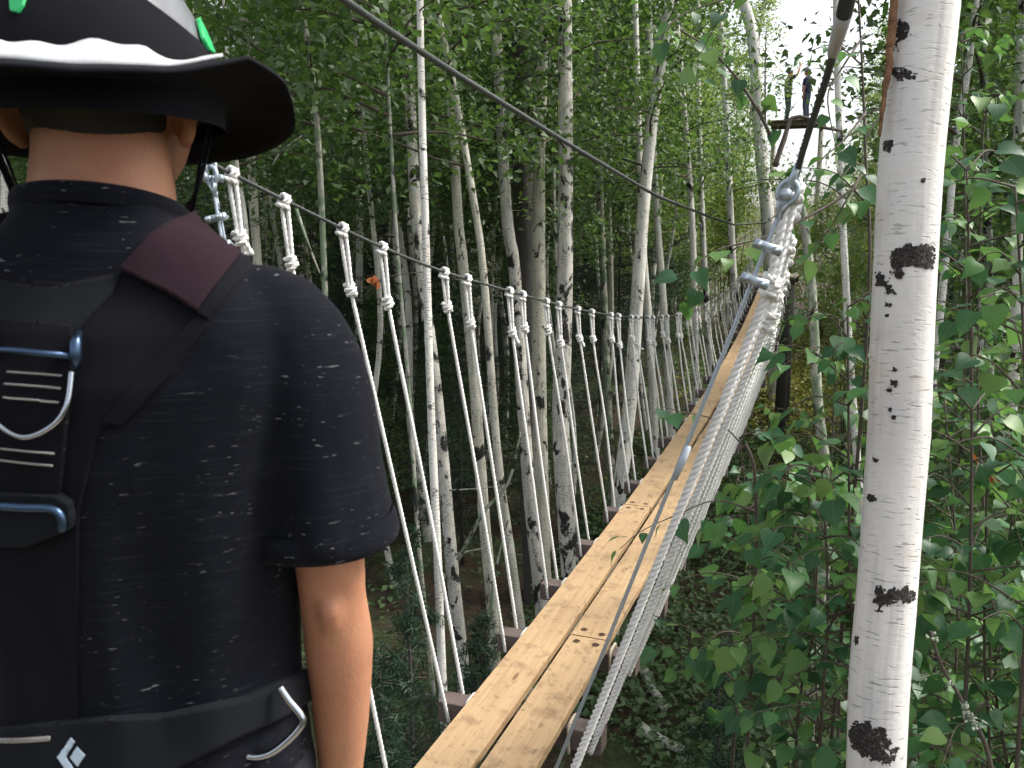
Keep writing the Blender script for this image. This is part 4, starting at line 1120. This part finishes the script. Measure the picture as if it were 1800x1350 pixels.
def remesh(mb, voxel, smooth_it=6, drop=None, disp=None):
    me = mesh('tmp', mb.v, mb.f); o = bpy.data.objects.new('tmp', me); col.objects.link(o)
    m = o.modifiers.new('r', 'REMESH'); m.mode = 'VOXEL'; m.voxel_size = voxel
    s = o.modifiers.new('s', 'SMOOTH'); s.factor = .5; s.iterations = smooth_it
    dg = bpy.context.evaluated_depsgraph_get(); dg.update()
    r = bpy.data.meshes.new_from_object(o.evaluated_get(dg)); bpy.data.objects.remove(o)
    if disp:
        for v, n in [(v, v.normal.copy()) for v in r.vertices]: v.co += n * disp(v.co)
    if drop:
        bm = bmesh.new(); bm.from_mesh(r)
        bmesh.ops.delete(bm, geom=[f for f in bm.faces if drop(f.calc_center_median(), f.normal)], context='FACES'); bm.to_mesh(r); bm.free()
    r.polygons.foreach_set('use_smooth', [True] * len(r.polygons)); r.update(); return r
ARM_R = [((.195, -.005, 1.425), .048), ((.216, .0, 1.30), .046), ((.224, .0, 1.17), .0385), ((.224, .006, 1.125), .037), ((.226, .018, 1.06), .0395), ((.222, .032, .96), .033), ((.216, .045, .875), .0255)]
def hand(mb, w, d, sgn):
    """palm and five fingers, slightly curled; w wrist, d down-pointing direction"""
    w = Vector(w); d = Vector(d).normalized(); side = Vector((0, 1, 0)); side = (side - d * side.dot(d)).normalized(); nrm = d.cross(side) * -sgn
    palm = w + d * .05
    for k in range(4): limb(mb, [w, palm + side * (.028 - .0187 * k), palm + d * .045 + side * (.033 - .022 * k)], [.022, .016, .011], .01, 10)
    for k, L in enumerate((.072, .08, .075, .058)):
        b = palm + d * .045 + side * (.033 - .022 * k); inn = nrm * -1
        limb(mb, [b, b + d * L * .42 + inn * .006, b + d * L * .75 + inn * .024, b + d * L * .92 + inn * .044], [.0088, .0082, .0075, .006], .008, 8)
    limb(mb, [w + d * .02 + side * .022, w + d * .05 + side * .046, w + d * .085 + side * .055 - nrm * .008, w + d * .105 + side * .052 - nrm * .016], [.014, .0115, .009, .007], .008, 8)
def body_mb(armR, armL, fine=True):
    mb = MB()
    T = [(.86, .155, .115, 0), (.95, .165, .118, 0), (1.05, .15, .105, 0), (1.15, .16, .11, 0), (1.28, .18, .12, -.005), (1.38, .19, .118, -.01), (1.44, .185, .10, -.012), (1.48, .15, .082, -.015), (1.515, .105, .07, -.012), (1.545, .075, .066, -.002), (1.60, .068, .066, .008), (1.64, .066, .068, .015)]
    loft(mb, [ell_ring((0, cy, z), a, b) for z, a, b, cy in T])
    hr = [];
    for i in range(13):
        t = -math.pi / 2 + .12 + (math.pi - .24) * i / 12; s = math.cos(t)
        hr.append(ell_ring((0, .035 + (.012 if t < -.3 else 0), 1.685 + .125 * math.sin(t)), .078 * s ** .7, .098 * s ** .7))
    loft(mb, hr)
    limb(mb, [(0, .118, 1.735), (0, .142, 1.69), (0, .128, 1.672)], [.010, .014, .012], .01, 8)            # nose
    limb(mb, [(-.025, .118, 1.632), (0, .126, 1.632), (.025, .118, 1.632)], [.006, .010, .006], .01, 8)    # lips
    limb(mb, [(-.02, .105, 1.595), (.02, .105, 1.595)], [.022, .022], .01, 8)                              # chin
    for s in (-1, 1):
        ear = [Vector((s * (.080 + .018 * abs(math.sin(q))), .018 - .020 * math.sin(q) * .9, 1.648 + .033 * math.cos(q))) for q in np.linspace(.1, 3.0, 8)]
        limb(mb, ear, [.0085] * 8, .008, 8); limb(mb, [(s * .074, .025, 1.67), (s * .088, .012, 1.648), (s * .078, .022, 1.625)], [.010, .013, .009], .008, 8)
        limb(mb, [(s * .085, 0, .93), (s * .095, .01, .72), (s * .10, .025, .50), (s * .10, -.005, .32), (s * .10, -.015, .09)], [.092, .078, .055, .052, .036])
        limb(mb, [(s * .10, -.05, .045), (s * .105, .05, .05), (s * .115, .16, .03)], [.035, .036, .026])
    for arm, s in ((armR, 1), (armL, -1)):
        limb(mb, [Vector(p) for p, r in arm], [r for p, r in arm])
        e_ = Vector(arm[3][0]); limb(mb, [e_ + Vector((s * .004, -.030, .018)), e_ + Vector((s * .006, -.036, .0)), e_ + Vector((s * .004, -.026, -.03))], [.010, .0135, .010], .008, 10)
        d = Vector(arm[-1][0]) - Vector(arm[-2][0]); hand(mb, arm[-1][0], d, s)
    return mb
def mirror(arm): return [((-p[0], p[1], p[2]), r) for p, r in arm]
def shirt_mb(armR, armL, hem=.23):
    mb = MB()
    T = [(.93, .192, .138, 0), (1.02, .186, .130, 0), (1.1, .190, .128, 0), (1.2, .198, .132, 0), (1.3, .206, .136, -.004), (1.38, .215, .130, -.01), (1.43, .216, .114, -.013), (1.455, .205, .100, -.015), (1.478, .175, .090, -.015), (1.502, .135, .084, -.013), (1.525, .100, .080, -.006), (1.54, .083, .079, .0), (1.553, .081, .079, .001)]
    loft(mb, [ell_ring((0, cy, z), a, b, 36, 2.2, -.25 if z > 1.535 else (-.12 if z > 1.50 else 0)) for z, a, b, cy in T])
    for arm, s in ((armR, 1), (armL, -1)):
        a = Vector(arm[0][0]); b = Vector(arm[1][0]); c = Vector(arm[2][0])
        ax = (c - a).normalized(); inn = Vector((-s * .03, 0, .012))
        end = a + ax * hem
        limb(mb, [a + Vector((-s * .085, -.005, .012)), a + Vector((-s * .02, 0, .0)), a.lerp(end, .35), a.lerp(end, .65), end], [.052, .064, .070, .073, .079])
    return mb
def fold_disp(co):
    x, y, z = co
    d = .0075 * noise.noise(Vector((x * 9, y * 9, z * 2.6 + 3))) + .004 * noise.noise(Vector((x * 20, y * 20, z * 6)))
    # long drapes hanging from the shoulder blade
    d += .0055 * math.sin(x * 62 + 2.5 * noise.noise(Vector((x * 4, y * 4, z * 3)))) * max(0, min(1, (1.40 - z) * 5)) * max(0, min(1, (z - .98) * 8))
    return d
def make_person(label, loc, rz, armR, armL, voxel, mats, name='person', shirt_hem=.23):
    p = thing(name, label, 'person', loc); p.rotation_euler.z = rz
    bme = remesh(body_mb(armR, armL), voxel, 4); bme.materials.append(M_SKIN); body = link('body', bme, p)
    for s in (-1, 1):
        mb = MB(); limb(mb, [(s * .031, .114, 1.708), (s * .031, .124, 1.708)], [.011, .007], .004, 10); mb.build('eye', M_WHITECLOTH, body)
    hems = []
    for arm in (armR, armL):
        a = Vector(arm[0][0]); ax = (Vector(arm[2][0]) - a).normalized(); hems.append((a + ax * shirt_hem, ax))
    def drop(c, n):
        if c.z < .945 and n.z < -.5: return True
        for h, ax in hems:
            if (c - h).length < .10 and n.dot(ax) > .6: return True
        return c.z > 1.525 and n.z > .55 and math.hypot(c.x, c.y) < .085
    sme = remesh(shirt_mb(armR, armL, shirt_hem), voxel * 1.15, 5, drop, fold_disp); sme.materials.append(mats[0]); shirt = link('t_shirt', sme, p)
    mb = MB()
    for s in (-1, 1):
        limb(mb, [(s * .085, 0, .98), (s * .088, 0, .90), (s * .098, .012, .70), (s * .103, .025, .50), (s * .103, -.0, .32), (s * .103, -.015, .10)], [.10, .108, .092, .075, .072, .066])
    loft(mb, [ell_ring((0, 0, z), a, b) for z, a, b in ((.84, .17, .12), (.93, .185, .13), (1.01, .178, .124))])
    tme = remesh(mb, voxel * 1.3, 4); tme.materials.append(mats[1]); link('trousers', tme, p)
    for s in (-1, 1):
        mb = MB(); limb(mb, [(s * .103, -.085, .05), (s * .105, -.02, .06), (s * .108, .06, .052), (s * .116, .15, .04), (s * .12, .19, .035)], [.042, .052, .048, .044, .03]); 
        mb.v = [(x, y, max(z, 0.0)) for x, y, z in mb.v]; mb.build('shoe', M_SHOE, p)
    return p, body, shirt
PX, PY, PZ, PRZ = -.724, .69, -1.52, R(19)
# the person in front
person, pbody, pshirt = make_person('person seen from behind in black flecked t-shirt, wide brimmed helmet and dark harness', (PX, PY, PZ), PRZ, ARM_R, mirror(ARM_R), .0055, (M_SHIRT, M_TROUSER))
PM = Matrix.Translation((PX, PY, PZ)) @ Matrix.Rotation(PRZ, 4, 'Z'); PMI = PM.inverted()
def bvh_of(me, M): return BVHTree.FromPolygons([M @ v.co for v in me.vertices], [tuple(p.vertices) for p in me.polygons])
sh_bvh = bvh_of(pshirt.data, PM)
def localise(o):
    """patches are measured in world space; hang them on the person"""
    o.data.transform(PMI); return o
def ppatch(poly, name, mat, parent, thick=.003, step=4, bvh=None, rough=0.0, mirror_too=False):
    o = surface_patch(bvh or sh_bvh, poly, step, name, mat, parent, Vector((0, 0, 0)), thick, rough, nz=.02)
    if o is None: return None
    localise(o)
    if mirror_too:
        me = o.data.copy(); me.transform(Matrix.Diagonal((-1, 1, 1, 1))); me.flip_normals(); link(name, me, parent)
    return o
def surf(px, py, lift):
    d = ray(px, py).normalized(); loc, n, _, _ = sh_bvh.ray_cast(Vector((0, 0, 0)), d)
    if loc is None: return d * .9
    if n.dot(d) > 0: n = -n
    return loc + n * lift
# collar rib
mb = MB(); V = []; F = []; nn = 56
for k in range(nn):
    t = 2 * math.pi * k / nn
    for j, (dr, dz) in enumerate(((.0035, -.014), (.0055, -.006), (.0045, .002), (.0015, .006), (-.003, .003))):
        V.append(((.0815 + dr) * math.cos(t), (.0795 + dr) * math.sin(t) + .001, 1.5475 + dz - .25 * .0795 * math.sin(t)))
for k in range(nn):
    for j in range(4): a = k * 5 + j; b = ((k + 1) % nn) * 5 + j; F.append((a, b, b + 1, a + 1))
mb.add(V, F); mb.build('collar', M_SHIRT, pshirt, True)
for arm_, s in ((ARM_R, 1), (mirror(ARM_R), -1)):
    a = Vector(arm_[0][0]); ax_ = (Vector(arm_[2][0]) - a).normalized(); e_ = a + ax_ * .2285; u_ = ax_.cross(Vector((0, 1, 0))).normalized(); w_ = ax_.cross(u_); mb = MB(); V = []; F = []
    for k in range(48):
        t = 2 * math.pi * k / 48; q = (u_ * math.cos(t) + w_ * math.sin(t)); rr = .0775 * (1 + .03 * math.sin(3 * t + 1))
        for dr, dz in ((-.002, -.022), (.0015, -.012), (.0025, 0), (.001, .006), (-.006, .004)): V.append(e_ + q * (rr + dr) + ax_ * (dz + .004 * math.sin(2 * t)))
    for k in range(48):
        for j in range(4): a_ = k * 5 + j; b_ = ((k + 1) % 48) * 5 + j; F.append((a_, b_, b_ + 1, a_ + 1))
    mb.add(V, F); mb.build('sleeve_hem', M_SHIRT, pshirt, True)
# harness: yoke webbing first, everything sewn to it is its child
harness = ppatch([(-40, 462), (30, 492), (120, 500), (222, 478), (352, 552), (330, 600), (240, 690), (170, 770), (140, 900), (140, 1400), (-60, 1400)], 'harness', M_BLACK, person, .004, 5)
harness['label'] = 'black webbing climbing harness over the back'
ppatch([(218, 478), (262, 430), (330, 378), (352, 372), (446, 414), (400, 478), (350, 553), (300, 522)], 'shoulder_pad', M_MAROON, harness, .013, 4, mirror_too=True)['label'] = 'maroon padded shoulder strap'
ppatch([(440, 408), (462, 430), (420, 500), (366, 566), (348, 554), (402, 478)], 'strap_binding', M_BLACK, harness, .010, 3, mirror_too=True)
ppatch([(352, 556), (366, 566), (300, 660), (215, 745), (180, 740), (235, 680), (300, 610)], 'strap_webbing', M_BLACK, harness, .007, 2.5)
ppatch([(-40, 470), (20, 500), (90, 512), (215, 486), (200, 520), (140, 585), (-40, 570)], 'strap_webbing', M_GREYBELT, harness, .008, 4)
ppatch([(-30, 575), (20, 566), (136, 578), (134, 645), (126, 720), (118, 812), (112, 870), (-30, 868)], 'spine_webbing', M_BLACK, harness, .010, 4)
for a, b, c, d in ((30, 656, 120, 663), (25, 676, 118, 684), (24, 696, 115, 703), (18, 782, 108, 791), (15, 802, 106, 812)):
    mb = MB(); tube(mb, [surf(a + (c - a) * t, b + (d - b) * t, .0135) + Vector((0, 0, .0005 * math.sin(t * 90))) for t in np.linspace(0, 1, 30)], .0011, 5)
    localise(mb.build('stitching', M_STITCH, harness, True))
mb = MB(); tube(mb, [surf(-20, 616, .017), surf(60, 622, .018), surf(142, 630, .017)], .0032, 8)
tube(mb, [surf(150, 590, .014), surf(149, 610, .018), surf(149, 630, .018), surf(147, 650, .014)], [.003, .0055, .0055, .003], 8); tube(mb, [surf(-4, 572, .014), surf(1, 600, .018), surf(2, 632, .014)], [.003, .0055, .003], 8)
localise(mb.build('buckle', M_BLUESTEEL, harness, True))
mb = MB(); tube(mb, resample([surf(a, b, l) for a, b, l in ((-2, 655, .013), (2, 700, .018), (22, 735, .021), (66, 757, .023), (110, 741, .021), (134, 708, .018), (138, 655, .013))], .004), .0026, 9); localise(mb.build('d_ring', M_CHROME, harness, True))
ppatch([(-30, 855), (112, 862), (134, 876), (138, 905), (134, 924), (60, 950), (-30, 950)], 'lower_buckle', M_GREYBELT, harness, .015, 4)
mb = MB(); tube(mb, resample([surf(a, b, .020) for a, b in ((-20, 873), (60, 876), (112, 880), (130, 895), (132, 918))], .004), .0042, 8); localise(mb.build('buckle', M_BLUESTEEL, harness, True))
belt = ppatch([(-60, 1282), (105, 1262), (290, 1252), (430, 1222), (530, 1176), (560, 1160), (560, 1215), (490, 1258), (400, 1296), (310, 1345), (280, 1400), (-60, 1400)], 'waist_belt', M_GREYBELT, harness, .010, 5)
for poly in ([(108, 1321), (133, 1287), (142, 1294), (123, 1321), (141, 1346), (136, 1360), (130, 1352)], [(132, 1322), (145, 1303), (160, 1318), (146, 1338)]):
    ppatch(poly, 'emblem', M_LOGO, harness, .0118, 1.2)
ppatch([(-30, 1290), (95, 1284), (95, 1292), (-30, 1298)], 'stitching', M_STITCH, harness, .0115, 2)
# steel gear hook at the hip
dep = surf(470, 1215, 0).length
car = [(404, 1288), (411, 1314), (436, 1329), (470, 1326), (505, 1302), (531, 1272), (528, 1256), (508, 1232), (491, 1207)]
mb = MB(); D = dep / ray(470, 1215).length
tube(mb, resample([unp(a, b, D - .012) for a, b in car], .005), .0042, 9); localise(mb.build('carabiner', M_CHROME, harness, True))
mb = MB(); tube(mb, resample([unp(a, b, D - .010) for a, b in ((392, 1290), (398, 1320), (404, 1352), (404, 1400))], .005), .0042, 9); localise(mb.build('carabiner', M_CHROME, harness, True))

# helmet with a wide cloth brim, in head space turned a little to the left of the chest
HY = R(22); HM = Matrix.Translation((0, .012, -.020)) @ Matrix.Rotation(HY, 4, 'Z')
def hl_(p): return HM @ Vector(p)
def polar(fn, nphi, nr, wrap=True):
    V = []; F = []
    for i in range(nphi):
        for j in range(nr + 1): V.append(hl_(fn(2 * math.pi * i / nphi, j / nr)))
    for i in range(nphi):
        for j in range(nr):
            a = i * (nr + 1) + j; b = ((i + 1) % nphi) * (nr + 1) + j; F.append((a, b, b + 1, a + 1))
    return V, F
def dome(a, b, h, z0, zt=1.0):
    def fn(ph, t):
        e = t * math.pi / 2 * zt; return (a * math.cos(e) * math.sin(ph), -b * math.cos(e) * math.cos(ph), z0 + h * math.sin(e))
    return fn
mb = MB(); mb.add(*polar(dome(.119, .142, .165, 1.668), 48, 16)); helmet = mb.build('helmet', M_HELMET, person, True); helmet['label'] = 'grey climbing helmet shell with green flashes'
def cover(ph, t):
    # black cloth cover over the lower shell; ph 0 = back, pi/2 = right
    top = .74 - .46 * abs(math.sin(ph)) ** .85
    if math.cos(ph) < 0: top = min(top, .42)
    e = -.10 + t * (top * math.pi / 2 * .75 + .10)
    return (.1225 * math.cos(e) * math.sin(ph), -.1455 * math.cos(e) * math.cos(ph), 1.668 + .167 * math.sin(e))
mb = MB(); mb.add(*polar(cover, 48, 12)); mb.build('cover', M_HAT, helmet, True)
def edge_z(ph):
    d = math.degrees(ph) % 360
    return float(np.interp(d, [0, 22, 45, 70, 92, 135, 180, 225, 270, 315, 345, 360], [1.674, 1.680, 1.706, 1.698, 1.668, 1.640, 1.626, 1.640, 1.670, 1.682, 1.677, 1.674]))
def brim(ph, t):
    ro = .200 + .008 * math.sin(3 * ph + 1); ri = .112
    r = ri + (ro - ri) * t; z = 1.676 + (edge_z(ph) - 1.676) * t ** 1.3 + .010 * math.sin(t * math.pi)
    return (r * math.sin(ph), -(r + .02 * (1 - t)) * math.cos(ph), z)
mb = MB(); V, F = polar(brim, 72, 10); n0 = len(V); V2 = [v - Vector((0, 0, .0035)) for v in V]
rim = [(i * 11 + 10, ((i + 1) % 72) * 11 + 10, ((i + 1) % 72) * 11 + 10 + n0, i * 11 + 10 + n0) for i in range(72)]
mb.add(V + V2, F + [tuple(q + n0 for q in f[::-1]) for f in F] + rim); mb.build('brim', M_HAT, helmet, True)['label'] = 'wide drooping black cloth brim'
# white lining folded up along the back of the brim
mb = MB(); V = []; F = []; nn = 60
for i in range(nn + 1):
    ph = R(-100 + 138 * i / nn); r0 = .186; zt = 1.704 + .003 * math.sin(ph * 9) + .002 * math.sin(ph * 23); zb = edge_z(ph % (2 * math.pi)) + .0065
    for j in range(6):
        t = j / 5; V.append(hl_((((r0 + .005) - .030 * t + .004 * math.sin(t * 3.1)) * math.sin(ph), -((r0 + .005) - .030 * t + .004 * math.sin(t * 3.1)) * math.cos(ph), zb + max(.0005, (zt - zb) * min(1, (39 - math.degrees(ph)) / 20)) * t)))
for i in range(nn):
    for j in range(5): a = i * 6 + j; F.append((a, a + 6, a + 7, a + 1))
mb.add(V, F); o = mb.build('brim_lining', M_WHITECLOTH, helmet, True); sm = o.modifiers.new('thick', 'SOLIDIFY'); sm.thickness = .003
# hair under the helmet at the nape
mb = MB()
def nape(ph, t):
    e = -.80 + t * .95; return (.0835 * math.cos(e) * math.sin(ph) * .98, .022 - .106 * math.cos(e) * math.cos(ph), 1.705 + .125 * math.sin(e))
mb.add(*polar(nape, 40, 8)); mb.build('hair', M_HAIR, pbody, True)
# chin straps
for s in (-1, 1):
    mb = MB()
    for P in ([(s * .108, -.045, 1.675), (s * .094, -.020, 1.62), (s * .080, .012, 1.565), (s * .055, .055, 1.545)], [(s * .112, .055, 1.675), (s * .098, .045, 1.62), (s * .082, .03, 1.58), (s * .055, .055, 1.545)]):
        Q = resample([hl_(p) for p in P], .01); out_ = hl_((s, 0, 0)) - hl_((0, 0, 0))
        V = []; F = []
        for i, q in enumerate(Q):
            t = (Q[min(i + 1, len(Q) - 1)] - Q[max(i - 1, 0)]).normalized(); w_ = t.cross(out_).normalized() * .0095
            for dx in (-.0012, .0012): V += [q + w_ + out_ * dx, q - w_ + out_ * dx]
        for i in range(len(Q) - 1):
            a = i * 4; F += [(a, a + 1, a + 5, a + 4), (a + 2, a + 6, a + 7, a + 3), (a, a + 4, a + 6, a + 2), (a + 1, a + 3, a + 7, a + 5)]
        mb.add(V, F)
    mb.build('chin_strap', M_BLACK, helmet, True)
hc_bvh = BVHTree.FromPolygons([PM @ hl_(dome(.1235, .1465, .169, 1.668)(2 * math.pi * i / 60, j / 20)) for i in range(60) for j in range(21)],
                              [(i * 21 + j, ((i + 1) % 60) * 21 + j, ((i + 1) % 60) * 21 + j + 1, i * 21 + j + 1) for i in range(60) for j in range(20)])
for poly in ([(347, 28), (356, 26), (370, 40), (380, 84), (376, 95), (366, 88), (356, 66)], [(16, -30), (52, -30), (42, 10), (32, 23), (20, 20)]):
    ppatch(poly, 'flash', M_GREEN, helmet, .002, 1.5, hc_bvh)

# the two people far away on the high platform
ARM_UP = [((.205, -.005, 1.43), .056), ((.28, .10, 1.50), .049), ((.33, .20, 1.56), .042), ((.34, .23, 1.60), .040), ((.32, .27, 1.70), .040), ((.28, .30, 1.80), .034), ((.25, .32, 1.87), .027)]
M_FAR1 = fabric('grey_green_jacket', (.10, .12, .11)); M_FAR2 = fabric('navy_jacket', (.022, .028, .055)); M_FAR3 = fabric('blue_grey_trousers', (.07, .085, .12))
def far_person(label, px, rz, armR, armL, mats, hm):
    q = unp(px, 212, 1); q = q * (PF_Y / q.y)
    p, b_, s_ = make_person(label, (q.x, q.y, PFZ), rz, armR, armL, .014, mats)
    mb = MB(); V = [Vector((.115 * math.cos(e) * math.sin(ph), .02 - .135 * math.cos(e) * math.cos(ph), 1.72 + .13 * math.sin(e))) for ph in np.linspace(0, 2 * math.pi, 20) for e in np.linspace(-.1, 1.57, 7)]
    mb.add(V, [(i * 7 + j, (i + 1) * 7 + j, (i + 1) * 7 + j + 1, i * 7 + j + 1) for i in range(19) for j in range(6)]); mb.build('helmet', hm, p)
    return p
far_person('distant person on the high platform with one arm raised, in grey green', 1383, R(-75), ARM_UP, mirror(ARM_R), (M_FAR1, M_FAR1), M_HELMET)
f2 = far_person('distant person in dark navy clothes with pale harness straps on the high platform', 1416, R(70), ARM_R, mirror(ARM_R), (M_FAR2, M_FAR3), M_HELMET)
for s in (-1, 1):
    mb = MB(); tube(mb, [(s * .10, .14, 1.0), (s * .11, .145, 1.25), (s * .11, .10, 1.44), (s * .11, .0, 1.515), (s * .10, -.11, 1.44), (s * .03, -.145, 1.2), (0, -.145, 1.0)], .018, 6); mb.build('harness_strap', M_WHITECLOTH, f2)
